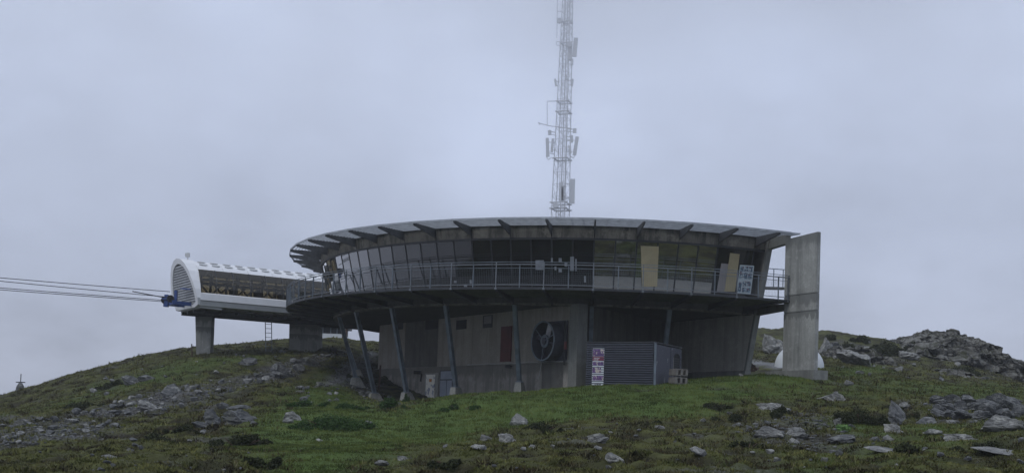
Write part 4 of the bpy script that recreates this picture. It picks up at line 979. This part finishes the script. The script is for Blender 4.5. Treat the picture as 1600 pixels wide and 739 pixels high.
# brown timber trestle by the leaning wall
q = at(1172, 578, 61)
TR = empty('timber_trestle', (q[0], 61, gh(q[0], 61)), 'dark brown timber trestle lying behind the foot of the leaning wall', 'trestle')
zz = ray(1172, 580)[2] * 61
for (xa, ya, xb, yb) in ((1166, 579, 1180, 579), (1166, 560, 1181, 577), (1168, 570, 1180, 572), (1168, 562, 1167, 580), (1175, 569, 1174, 580)):
    a, b = at(xa, ya, 61), at(xb, yb, 61); m = MB(); m.bar(a, b, .14, .12); m.build('beam', M['woodbrown'], TR)
for (xa, ya, xb, yb) in ((1166, 560, 1170, 558), (1181, 577, 1184, 575)):
    a, b = at(xa, ya, 61), at(xb, yb, 63.5); m = MB(); m.bar(a, b, .14, .12); m.build('beam', M['woodbrown'], TR)
# leaning post at the wall's left end
q = at(592, 603, 70); m = MB(); m.bar([q[0], 70, q[2] - .3], [q[0] + .05, 70, ray(592, 570)[2] * 70], .1); o = m.build('timber_post', M['woodbrown'], None, loc=(q[0], 70, q[2])); props(o, 'thin dark upright post against the left end of the concrete wall', 'post')

# ------------------------------------------------------------------ rocks
def cutrock(name, seed, sub=3, cuts=9, squash=(1, 1, 1), mat=None, rough=.10):
    """an angular boulder: a ball sliced by random planes, split along beds, then roughened"""
    bm = bmesh.new(); bmesh.ops.create_icosphere(bm, subdivisions=sub, radius=1)
    r = np.random.default_rng(seed); V = np.array([v.co[:] for v in bm.verts])
    ax = r.normal(size=3) * [.5, .5, 0] + [0, 0, 1]; ax /= np.linalg.norm(ax)
    for k in range(cuts + 5):
        n = r.normal(size=3); n /= np.linalg.norm(n); d = r.uniform(.32, .82)
        e = V @ n - d; V = np.where((e > 0)[:, None], V - n * e[:, None] * .97, V)
    if sub >= 3:
        b = V @ ax * 3.2 + perlin(V * 1.1 + seed) * .7; fr = b - np.floor(b)            # beds: recessed joints
        V *= (1 - .10 * np.exp(-((fr - .5) / .10) ** 2) - .07 * (np.floor(b) % 2))[:, None]
        c = perlin(V * 1.6 + seed * 2.3); V *= (1 - .16 * np.exp(-(c / .05) ** 2))[:, None]   # cracks
    V += (fbm(V * 2.2 + seed * 3.1, 5, .62) * rough)[:, None] * V
    V *= squash
    for v, c in zip(bm.verts, V): v.co = c
    me = bpy.data.meshes.new(name); bm.to_mesh(me); bm.free(); me.materials.append(mat or M['rock']); return me
PROTO = [cutrock('boulder', 11 + k, 4, 9, ((1, .8, .55), (1, .7, .75), (.9, .9, .6), (1.1, .6, .4), (1, .75, .5), (.8, .8, .8))[k], M['rock']) for k in range(6)]
PROTOD = [cutrock('boulder', 31 + k, 4, 9, ((1, .8, .45), (1.1, .7, .5), (.9, .9, .5), (1.2, .6, .3))[k], M['rockdark']) for k in range(4)]
SLAB = [cutrock('rock_slab', 51 + k, 4, 12, (1.2, .8, .26), M['rockdark'], .06) for k in range(3)]
STONE = [cutrock('stone', 71 + k, 2, 7, (1, .8, .55), M['rock' if k % 3 == 0 else 'rockdark']) for k in range(6)]
def gpoint(px, py):
    d = ray(px, py); ys_ = np.arange(16, 125, .12); g = d[2] * ys_ - grid_h(d[0] * ys_, ys_)
    k = np.where(g < 0)[0]; Y = ys_[k[0]] if len(k) else 80.
    return d[0] * Y, Y
def rock(px, py, w, h, label, protos=PROTO, rz=None, tilt=.15, group=None, cat='boulder', name='boulder', sink=.6, yaw=None):
    """px, py: foot of the rock in the photograph; w, h: its size there in photo pixels"""
    x, y = gpoint(px, py); s = y / FPX; me = protos[rng.integers(len(protos))]
    bb = np.array([v.co[:] for v in me.vertices]); 
    a = rz if rz is not None else rng.uniform(-.5, .5)
    sx = w * s / (bb[:, 0].max() - bb[:, 0].min()); sz = h * s / (bb[:, 2].max() - bb[:, 2].min()) * (1 + sink * .8)
    o = bpy.data.objects.new(name, me); COL.objects.link(o)
    sy = min(sx * rng.uniform(.8, 1.1), sz * rng.uniform(2., 2.8)); tilt = min(tilt, .9 * sz / sx)
    o.location = (x, y + .35 * sy, gh(x, y + .3 * sy) + h * s * (.5 - sink * .5)); o.scale = (sx, sy, sz)
    o.rotation_euler = (rng.uniform(-tilt, tilt), rng.uniform(-tilt, tilt) * .7, a if sy > sx * .7 else a * .3)
    props(o, label, cat, group); return o
named = [
 (790,692,27,18,'larger pale angular boulder on the slope below the doors, beside dark heather'),
 (757,690,20,11,'low pale rock just left of the pale angular boulder below the doors'),
 (805,665,30,17,'pale pointed boulder at the lawn edge below the fan'),
 (748,705,26,8,'thin flat pale rock lying below the two boulders under the doors'),
 (932,690,34,14,'long lichened boulder half buried below the banner shed'),
 (956,723,32,14,'grey rounded boulder low in the picture, below the shed'),
 (935,704,14,7,'small pale stone just above the grey rounded boulder'),
 (1092,714,28,13,'black and white lichened boulder near the bottom, below the shed doorway'),
 (832,700,17,7,'small white speckled rock left of the long lichened boulder'),
 (1032,671,20,6,'low flat rock in the moor right of the long lichened boulder'),
 (592,729,24,7,'narrow pale rock near the bottom left of centre'),
 (627,720,18,6,'small white rock in the heath at the lower middle'),
 (576,662,14,5,'small stone on the bright lawn below the slanted columns'),
 (499,690,12,5,'small stone on the lower lawn, left of the heath'),
 (457,656,32,17,'brownish grey boulder on the left of the lawn'),
 (446,661,18,7,'small stone leaning against the brownish boulder on the lawn'),
 (433,590,40,19,'large flat dark boulder under the station among the rubble', 'd'),
 (484,572,30,12,'dark flat rock in the rubble below the right station pier', 'd'),
 (466,580,22,12,'dark lumpy rock beside the large flat boulder', 'd'),
 (372,640,42,11,'tilted pale slab topping the rock outcrop on the left slope', 's'),
 (365,664,66,24,'big rounded dark rock of the outcrop on the left slope', 'd'),
 (326,664,34,24,'steep jagged rock at the left of the outcrop on the left slope', 'd'),
 (312,668,30,8,'low rock tongue at the foot of the left outcrop', 'd'),
 (349,640,22,9,'small dark rock behind the pale slab of the left outcrop', 'd'),
 (268,618,34,17,'group leader rock, grey block standing on the bare soil of the left slope', 'd'),
 (228,642,40,13,'ribbed pale rock hump above the scree on the left slope'),
 (200,603,30,14,'dark rock rib high on the left slope', 'd'),
 (222,596,34,12,'second dark rock rib right of the highest one on the left slope', 'd'),
 (170,718,22,9,'white crusted rock on the lower left heath'),
 (203,706,12,6,'small white rock right of the white crusted rock'),
 (388,571,32,9,'flat pale rock below the station near the skyline', 's'),
 (145,614,12,7,'small rock catching light on the upper left slope'),
 (1195,684,52,17,'broad pale rock at the right, below the tall slab'),
 (1245,685,34,17,'pale lumpy rock right of the broad pale rock'),
 (1155,668,22,8,'small pale rock left of the broad pale rock'),
 (1318,694,54,14,'long flat topped block in the hollow at the right', 's'),
 (1206,642,52,15,'pale outcrop on the grass edge left of the dark heather bush'),
 (1302,628,44,17,'cluster rock above the large dark heather bush'),
 (1316,664,28,16,'mossy rock beside the bright leafy herb in the hollow'),
 (1404,662,46,36,'largest grey boulder in the hollow at the right, cleft in the middle', 'd'),
 (1414,638,18,10,'round stone perched above the largest grey boulder'),
 (1395,676,30,17,'wedge shaped grey rock below the largest boulder'),
 (1388,688,20,11,'rounded stone lying under the wedge shaped rock'),
 (1448,663,42,13,'flat pale slab right of the largest boulder', 's'),
 (1494,662,34,10,'smooth brownish rock at the foot of the rubble wall'),
 (1237,692,22,9,'slanting pale rock below the pale lumpy rock'),
 (1325,602,16,8,'small rock right of the slab footing'),
 (1208,552,44,30,'big pale boulder seen between the leaning wall and the end slab'),
 (1290,553,20,24,'pale block just right of the storage tank'),
 (1340,570,60,24,'broad pale rock face below the heathery knoll right of the slab'),
 (1370,566,8,11,'small standing stone right of the broad pale rock face'),
 (1420,562,34,12,'leaning pale rock under the crag'),
 (1350,548,26,8,'flat pale rock on the heathery knoll'),
 (1272,592,14,5,'small pale stone at the foot of the slab footing'),
 (1310,545,22,8,'dark rock on the knoll right of the slab', 'd'),
 (1158,588,8,5,'white stone lying by the foot of the radial wall'),
 (1265,588,16,5,'flat pale stone before the slab footing'),
]
for q in named:
    px, py, w, h, lab = q[:5]; k = q[5] if len(q) > 5 else ''
    rock(px, py, w, h, lab.replace('group leader rock, ', ''), {'': PROTO, 'd': PROTOD, 's': SLAB}[k], tilt=.12 if k == 's' else .25)
for (px, py, w, h, lab) in ((1560,676,70,22,'long low outcrop of layered rock at the right edge, lower part'), (1500,688,54,12,'narrow outcrop left of the long layered rock'), (1570,712,90,9,'pale rock rib near the lower right corner'), (1385,708,60,8,'thin pale rock rib in the grass, lower right'), (1455,680,30,8,'pale rib of rock above the thin one')):
    rock(px, py, w, h, lab, PROTO, rz=rng.uniform(-.1, .1), tilt=.08, cat='outcrop', name='rock_outcrop')
# rubble wall at the right
WALLR = [(1462 + (k % 11) * 12 + (k // 11) * 4 + rng.uniform(-3, 3), 634 + (k // 11) * 10 + (k % 11) * -.2 + rng.uniform(-2, 2)) for k in range(33)]
for k, (px, py) in enumerate(WALLR):
    rock(px, py, rng.uniform(18, 36), rng.uniform(10, 17), 'angular grey block in the rubble bank at the right', [PROTOD[k % 4], SLAB[k % 3]], tilt=.6, group='blocks of the rubble bank at the right', cat='rock', name='rubble_block', sink=.2)
# stones in the scree: one object each
def scatter(P, n, wmin, wmax, lab, grp, cat='stone', jit=0, seed=0):
    r = np.random.default_rng(seed); P = np.array(P); lo, hi = P.min(0), P.max(0); k = 0
    while k < n:
        px, py = r.uniform(lo[0], hi[0]), r.uniform(lo[1], hi[1])
        if inside(P.astype(float), np.array([px]), np.array([py]), .1)[0] < .5: continue
        w = wmin + (wmax - wmin) * r.random() ** 2.2
        rock(px, py, w, w * r.uniform(.35, .6), lab, STONE, rz=r.uniform(0, 6.28), tilt=.4, group=grp, cat=cat, name='stone', sink=.25); k += 1
scatter([(0,655),(110,655),(200,662),(180,682),(90,692),(0,705)], 100, 5, 17, 'grey stone in the scree field at the left edge of the slope', 'stones of the left scree field', seed=1)
scatter([(110,648),(200,625),(300,602),(380,585),(470,562),(540,545),(545,556),(480,580),(400,604),(330,630),(250,645),(190,655)], 110, 5, 17, 'grey stone on the bare soil band of the left slope', 'stones on the bare soil band', seed=2)
scatter([(480,600),(548,585),(560,600),(600,600),(640,628),(560,624),(500,640),(440,612)], 36, 5, 16, 'stone on the bank around the leftmost column feet', 'stones round the left column feet', seed=3)
scatter([(0,700),(420,640),(420,739),(0,739)], 30, 5, 14, 'scattered stone in the heath at the lower left', 'stones in the lower left heath', seed=4)
scatter([(560,725),(900,660),(1180,640),(1180,739),(560,739)], 30, 4, 12, 'scattered stone in the heath at the bottom middle', 'stones in the lower middle heath', seed=5)
scatter([(1180,640),(1420,650),(1600,690),(1600,735),(1180,735)], 34, 5, 20, 'scattered pale stone in the heath at the lower right', 'stones in the lower right heath', seed=6)
scatter([(120,600),(300,562),(520,540),(520,550),(300,590),(140,625)], 24, 4, 12, 'scattered stone high on the left slope', 'stones high on the left slope', seed=7)
scatter([(1240,530),(1560,540),(1560,600),(1330,590),(1290,560)], 26, 5, 18, 'pale stone on the heathery ground below the crag', 'stones below the crag', seed=8)
# the finest rubble, beyond counting
def debris(regions, per, smin, smax, name, mat, seed):
    r = np.random.default_rng(seed); VV = []; FF = []; base = np.array([v.co[:] for v in bpy.data.meshes[LOWS].vertices]); fb = np.array([p.vertices[:] for p in bpy.data.meshes[LOWS].polygons])
    for P, n in zip(regions, per):
        lo, hi = P.min(0), P.max(0); x = r.uniform(lo[0], hi[0], n * 4); y = r.uniform(lo[1], hi[1], n * 4); k = (inside(P, x, y, .1) > .5) & (fbm2(x, y, 2.2, 3, 3.) > -.15); x, y = x[k][:n], y[k][:n]; z = grid_h(x, y)
        s = smin + (smax - smin) * r.random(len(x)) ** 3; a = r.uniform(0, 6.28, len(x)); c, q = np.cos(a), np.sin(a); sq = r.uniform(.4, .9, len(x))
        X = (base[None, :, 0] * c[:, None] - base[None, :, 1] * q[:, None]) * s[:, None] + x[:, None]; Y = (base[None, :, 0] * q[:, None] + base[None, :, 1] * c[:, None]) * s[:, None] + y[:, None]
        Z = base[None, :, 2] * (s * sq)[:, None] + z[:, None] + (s * .1)[:, None]
        o0 = sum(len(v) for v in VV); VV.append(np.stack([X, Y, Z], -1).reshape(-1, 3)); FF.append((fb[None] + (np.arange(len(x)) * len(base))[:, None, None]).reshape(-1, 3) + o0)
    o = mesh_np(name, np.vstack(VV), np.vstack(FF), mat); return o
_lm = cutrock('pebble', 99, 1, 6, (1, .8, .6)); LOWS = _lm.name
o = debris(SCREE + ROCKY + GRAVEL[:1], [2600, 3200, 600, 900, 900, 700, 900], .03, .20, 'rubble', M['rockdark'], 12); props(o, 'fine grey rubble strewn over the bare bands of the slopes', 'rubble', kind='stuff')

# ------------------------------------------------------------------ the crag and rock faces on the right hill
def crag(name, outline, Y, depth, label, seed, mat=None, n=90, base_y=None):
    """a rock mass: skyline given in photo points, built as a thick, terraced, broken block"""
    P = np.array([at(x, y, Y) for x, y in outline]); xs_ = np.linspace(P[0, 0], P[-1, 0], n); top = np.interp(xs_, P[:, 0], P[:, 2])
    m_ = 70; V = np.zeros((m_, n, 3)); ext = np.zeros(n)
    for j in range(m_):
        t = j / (m_ - 1)                       # 0 front foot .. .6 crest .. 1 back foot
        yy = Y - depth * .55 + depth * t * 1.4
        prof = np.clip(math.sin(min(t / .55, 1) * math.pi / 2) ** .8, 0, 1) if t < .55 else math.cos((t - .55) / .45 * math.pi / 2) ** .7
        g = grid_h(xs_, np.full(n, yy)) - .4
        V[j, :, 0] = xs_; V[j, :, 1] = yy; V[j, :, 2] = g + np.maximum(top - g, 0) * prof
    Q = V.reshape(-1, 3); q = Q * np.array([.28, .28, .75]) + seed
    led = np.round(Q[:, 2] * 1.6 + perlin(q * .8) * 1.2) / 1.6
    Q[:, 2] = Q[:, 2] * .55 + led * .45
    nz = fbm(q * 2.2, 5, .62)
    rid = np.abs(fbm(q * 1.1 + 7, 4, .6)); Q[:, 1] -= rid * 2.6 + fbm(q * 4.5 + 2, 4, .65) * .5; Q[:, 2] += nz * .42 - rid * .35; Q[:, 0] += fbm(q * 1.7 + 3, 3) * .5
    idx_ = np.arange(m_ * n).reshape(m_, n); F_ = np.stack([idx_[:-1, :-1].ravel(), idx_[:-1, 1:].ravel(), idx_[1:, 1:].ravel(), idx_[1:, :-1].ravel()], 1)
    o = mesh_np(name, Q, F_, mat or M['crag']); props(o, label, 'crag'); return o
crag('rock_crag', [(1392,552),(1402,531),(1425,527),(1438,521),(1452,517),(1470,517),(1473,522),(1500,523),(1515,527),(1530,531),(1534,537),(1553,540),(1556,550),(1568,557),(1578,566),(1590,585),(1606,602)], 103, 11, 'jagged grey crag crowning the right skyline', 3., n=170)
crag('rock_crag', [(1286,566),(1292,549),(1304,543),(1318,547),(1330,541),(1344,545),(1360,552),(1376,555),(1390,563)], 92, 5, 'low pale rock face on the knoll between the end slab and the crag', 15., n=70)
crag('rock_crag', [(1450,590),(1462,584),(1480,581),(1505,582),(1522,588),(1530,594)], 84, 4, 'low broken ledge below the right hand crag', 9., n=50)

# ------------------------------------------------------------------ low vegetation
GR = np.random.default_rng(21)
def lookup(G, x, y):
    i = np.clip(np.searchsorted(xs, x) - 1, 0, len(xs) - 1); j = np.clip(np.searchsorted(ys, y) - 1, 0, len(ys) - 1); return G[j, i]
def blades(name, n, kind, label, ymin, ymax, size, colA, colB, cat, lean=.5, wfac=.16, clump=0.):
    u = GR.random(n * 3); Y = ymin * (ymax / ymin) ** u if clump == 0 else GR.uniform(ymin, ymax, n * 3)
    X = GR.uniform(-.50, .50, n * 3) * Y
    g = lookup(g_, X, Y); s = np.maximum(lookup(s_, X, Y), lookup(v_, X, Y))
    if kind == 'lawn': keep = GR.random(n * 3) < g * (1 - s * .95)
    else: keep = GR.random(n * 3) < (1 - g) * (1 - s * .85)
    bld = ((X - CX) ** 2 + (Y - CY) ** 2 < 13.5 ** 2); keep &= ~bld
    if kind != 'lawn':
        dens = fbm2(X, Y, .9, 3, 6.); keep &= dens > -.6 + GR.uniform(-.25, .25, n * 3)
    X, Y, g = X[keep][:n], Y[keep][:n], g[keep][:n]; n = len(X); Z = grid_h(X, Y) - .01
    sz = np.clip(Y / 34, .8, 1.5) ** .8 * size * GR.uniform(.4, 1.4, n) * (1 + .7 * np.clip(fbm2(X, Y, .8, 3, 41.), -.5, .8))
    if kind != 'lawn': sz *= 1 + .9 * np.clip(fbm2(X, Y, .9, 3, 6.), -.4, .9)
    a = GR.uniform(0, 2 * np.pi, n); ln_ = GR.uniform(.1, lean, n) * sz; w = sz * wfac * GR.uniform(.7, 1.4, n); b = GR.uniform(0, 2 * np.pi, n)
    V = np.zeros((n, 3, 3)); V[:, 0] = np.stack([X - np.cos(a) * w, Y - np.sin(a) * w, Z], 1); V[:, 1] = np.stack([X + np.cos(a) * w, Y + np.sin(a) * w, Z], 1)
    V[:, 2] = np.stack([X + np.cos(b) * ln_, Y + np.sin(b) * ln_, Z + sz], 1)
    t1 = np.clip(.5 + fbm2(X, Y, 2.2, 4, 11.) * .8 + GR.normal(0, .22, n), 0, 1)[:, None]; t2 = np.clip(.45 + fbm2(X, Y, .55, 4, 13.) * 1.5 + GR.normal(0, .15, n), 0, 1)[:, None]
    if kind != 'lawn': t1 = np.clip(lookup(hm_, X, Y)[:, None] * .9 + t1 * .5 - .2, 0, 1)
    c = np.array(colA[0]) * (1 - t1) + np.array(colA[1]) * t1; c2 = np.array(colB[0]) * (1 - t1) + np.array(colB[1]) * t1; c = c * (1 - t2) + c2 * t2
    o = mesh_np(name, V.reshape(-1, 3), np.arange(n * 3).reshape(-1, 3), M['foliage'], tint=np.repeat(c, 3, 0)); props(o, label, cat, kind='stuff'); return o
blades('lawn_grass', 300000, 'lawn', 'short green grass of the lawn below the building', 20, 85, .055, ((.028, .044, .010), (.074, .098, .022)), ((.046, .066, .015), (.125, .152, .040)), 'grass', wfac=.2)
blades('heath_growth', 540000, 'heath', 'low olive and brown moorland growth over the slopes', 19, 96, .060, ((.018, .016, .008), (.070, .080, .020)), ((.044, .034, .017), (.140, .140, .046)), 'heath', lean=1.3, wfac=.26)
blades('dry_grass', 30000, 'heath', 'sparse straw coloured grass among the heath', 19, 90, .10, ((.12, .11, .055), (.10, .11, .045)), ((.17, .15, .085), (.13, .14, .055)), 'grass', lean=1.0, wfac=.07)

def bush(px, py, w, h, label, col=((.016, .020, .010), (.040, .048, .020)), n=None, cat='bush', name='heather_bush', leaf=.055):
    """px, py: foot in the photograph; w, h: size there"""
    x, y = gpoint(px, py); s = y / FPX; rx = w * s / 2 * 1.05; rz = h * s * .82; ry = rx * .6; n = n or int(min(9000, 700 + 900 * rx * rz * 3))
    r = np.random.default_rng(int(px * 7 + py)); k = max(7, int(rx * 11)); n = int(n * 3)
    cx_ = r.uniform(-1, 1, k) * rx; cen = np.stack([cx_, r.uniform(-.8, .8, k) * ry, r.uniform(.0, .6, k) * rz], 1); cen[:, 2] *= 1 - np.abs(cen[:, 0] / rx) ** 1.6
    ci = r.integers(k, size=n); d = r.normal(size=(n, 3)); d /= np.linalg.norm(d, axis=1)[:, None]; rad = np.array([rx * .28, ry * .45, rz * .5]) * r.uniform(.5, 1.3, (k, 1)) * (1.1 - .6 * np.abs(cx_ / rx))[:, None]
    P = cen[ci] + d * rad[ci] * r.uniform(.4, 1.15, (n, 1)) * r.uniform(.8, 1.25, (n, 1)); P[:, 0] += x; P[:, 1] += y + ry * .6
    gz = grid_h(P[:, 0], P[:, 1]); P[:, 2] = gz + np.abs(P[:, 2])
    q1 = r.normal(size=(n, 3)); q1 /= np.linalg.norm(q1, axis=1)[:, None]; q2 = np.cross(q1, r.normal(size=(n, 3))); q2 /= np.linalg.norm(q2, axis=1)[:, None]
    L = leaf * r.uniform(.5, 1.4, (n, 1)) * max(1, y / 45); V = np.stack([P - q1 * L * .5, P + q1 * L * .5, P + q2 * L], 1)
    t = np.clip(r.normal(.5, .25, n) + (ci / k - .5) * .5, 0, 1)[:, None]; c = np.array(col[0]) * (1 - t) + np.array(col[1]) * t
    E_ = empty(name, (x, y + ry * .6, gh(x, y + ry * .6)), label, cat)
    o = mesh_np('foliage', V.reshape(-1, 3) - np.array(E_.location), np.arange(n * 3).reshape(-1, 3), M['foliage'], tint=np.repeat(c, 3, 0)); o.parent = E_; o['kind'] = 'stuff'
    m = MB()
    for j in range(5): c_ = cen[j % k]; m.bar(np.array(E_.location) + [c_[0] * .2, 0, -.05], np.array(E_.location) + [c_[0] * .7, c_[1] * .5, rz * .5], .025, n=3)
    o = m.build('stem', M['woodbrown'], E_); o['kind'] = 'stuff'
GD = ((.020, .042, .012), (.046, .088, .024))
for q in [(1240,650,66,20,'dark heather bush between the pale outcrop and the big bush'), (1347,664,78,44,'largest dark heather bush in the hollow at the right'),
  (1440,655,46,20,'dark heather behind the flat pale slab'), (1300,532,26,12,'small dark bush on the skyline just right of the end slab'), (1322,552,44,18,'dark heather on the knoll right of the slab'),
  (1390,556,60,22,'wide dark heather patch left of the crag'), (1432,548,34,18,'dark heather at the foot of the crag'), (1350,538,36,12,'low heather on the knoll skyline'),
  (1510,586,50,16,'dark heather under the right part of the crag'), (1420,712,70,20,'dark heather low in the picture at the right'), (1540,706,90,22,'dark heather near the lower right corner'),
  (1140,660,60,12,'low dark heather left of the broad pale rock'), (1170,700,70,14,'low dark heather below the broad pale rock'), (842,677,80,14,'low dark heather behind the pale pointed boulder'),
  (370,698,86,28,'dark spreading heather on the lower left slope'), (280,676,60,12,'low heather left of the outcrop'), (240,690,70,12,'low dark heather in the middle of the left slope'),
  (120,640,70,12,'dark heather above the left scree field'), (170,606,44,10,'dark heather high on the left slope'), (410,735,60,22,'dark heather at the bottom left of the lawn'), (1120,640,54,9,'flat dark heather at the right lawn edge'), (1030,662,40,7,'tiny dark heather patch in the moor below the shed'), (700,732,60,12,'low heather at the bottom middle')]:
    bush(*q)
for q in [(520,672,125,24,'broad dense green bank of bilberry on the left lawn'), (480,636,70,12,'low green shrub above the brownish boulder'), (605,640,50,17,'rounded green shrub at the foot of the third column'), (718,642,56,15,'dark green shrub on the lawn below the double door'),
  (634,628,9,16,'small upright green shrub against a column foot'), (545,640,50,14,'green shrub below the leftmost column feet')]:
    bush(*q, col=GD, name='green_shrub', cat='shrub')
bush(1323, 676, 24, 12, 'bright green leafy herb growing among the rocks of the hollow', ((.10, .19, .06), (.20, .32, .12)), n=260, cat='plant', name='leafy_herb', leaf=.12)
# dark overhanging bank under the left columns
for q in [(556,596,30,14,'dark tuft under the leftmost column'), (600,600,30,16,'dark undergrowth behind the second column foot'), (1395,640,30,10,'dark heather above the largest grey boulder')]:
    bush(*q)

# ------------------------------------------------------------------ damp air
m = bpy.data.materials.new('damp_air'); m.use_nodes = True; t = m.node_tree; t.nodes.clear(); o_ = t.nodes.new('ShaderNodeOutputMaterial'); v = t.nodes.new('ShaderNodeVolumePrincipled')
v.inputs['Color'].default_value = (.93, .95, .98, 1); v.inputs['Density'].default_value = .00045; v.inputs['Anisotropy'].default_value = 0
t.links.new(v.outputs[0], o_.inputs['Volume'])
hz = MB(); hz.box((0, 80, -23), (540, 500, 182)); hz = hz.build('haze', m); hz['kind'] = 'stuff'; props(hz, 'thin damp mist in the air over the whole hilltop', 'mist')
m.cycles.homogeneous_volume = True

# the cloud base behind the hill, into which the mast rises
m = bpy.data.materials.new('cloud'); m.use_nodes = True; t = m.node_tree; t.nodes.clear(); o_ = t.nodes.new('ShaderNodeOutputMaterial'); v = t.nodes.new('ShaderNodeVolumePrincipled')
v.inputs['Color'].default_value = (1, 1, 1, 1); v.inputs['Anisotropy'].default_value = .75
g = t.nodes.new('ShaderNodeNewGeometry'); sx = t.nodes.new('ShaderNodeSeparateXYZ'); mr = t.nodes.new('ShaderNodeMapRange')
mr.inputs['From Min'].default_value = 12; mr.inputs['From Max'].default_value = 56; mr.inputs['To Min'].default_value = .004; mr.inputs['To Max'].default_value = .065
nz = t.nodes.new('ShaderNodeTexNoise'); nz.inputs['Scale'].default_value = .035; nz.inputs['Detail'].default_value = 3
nr = t.nodes.new('ShaderNodeMapRange'); nr.inputs['From Min'].default_value = .35; nr.inputs['From Max'].default_value = .65; nr.inputs['To Min'].default_value = .5; nr.inputs['To Max'].default_value = 1.4
mu = t.nodes.new('ShaderNodeMath'); mu.operation = 'MULTIPLY'
t.links.new(g.outputs['Position'], sx.inputs[0]); t.links.new(g.outputs['Position'], nz.inputs[0]); t.links.new(nz.outputs[0], nr.inputs['Value']); t.links.new(sx.outputs[2], mr.inputs['Value'])
t.links.new(mr.outputs[0], mu.inputs[0]); t.links.new(nr.outputs[0], mu.inputs[1]); t.links.new(mu.outputs[0], v.inputs['Density']); t.links.new(v.outputs[0], o_.inputs['Volume'])
cb = MB(); cb.box((0, 136, 55), (420, 30, 84)); cb = cb.build('cloud_bank', m); cb['kind'] = 'stuff'; props(cb, 'low grey cloud swallowing the upper part of the mast', 'cloud')
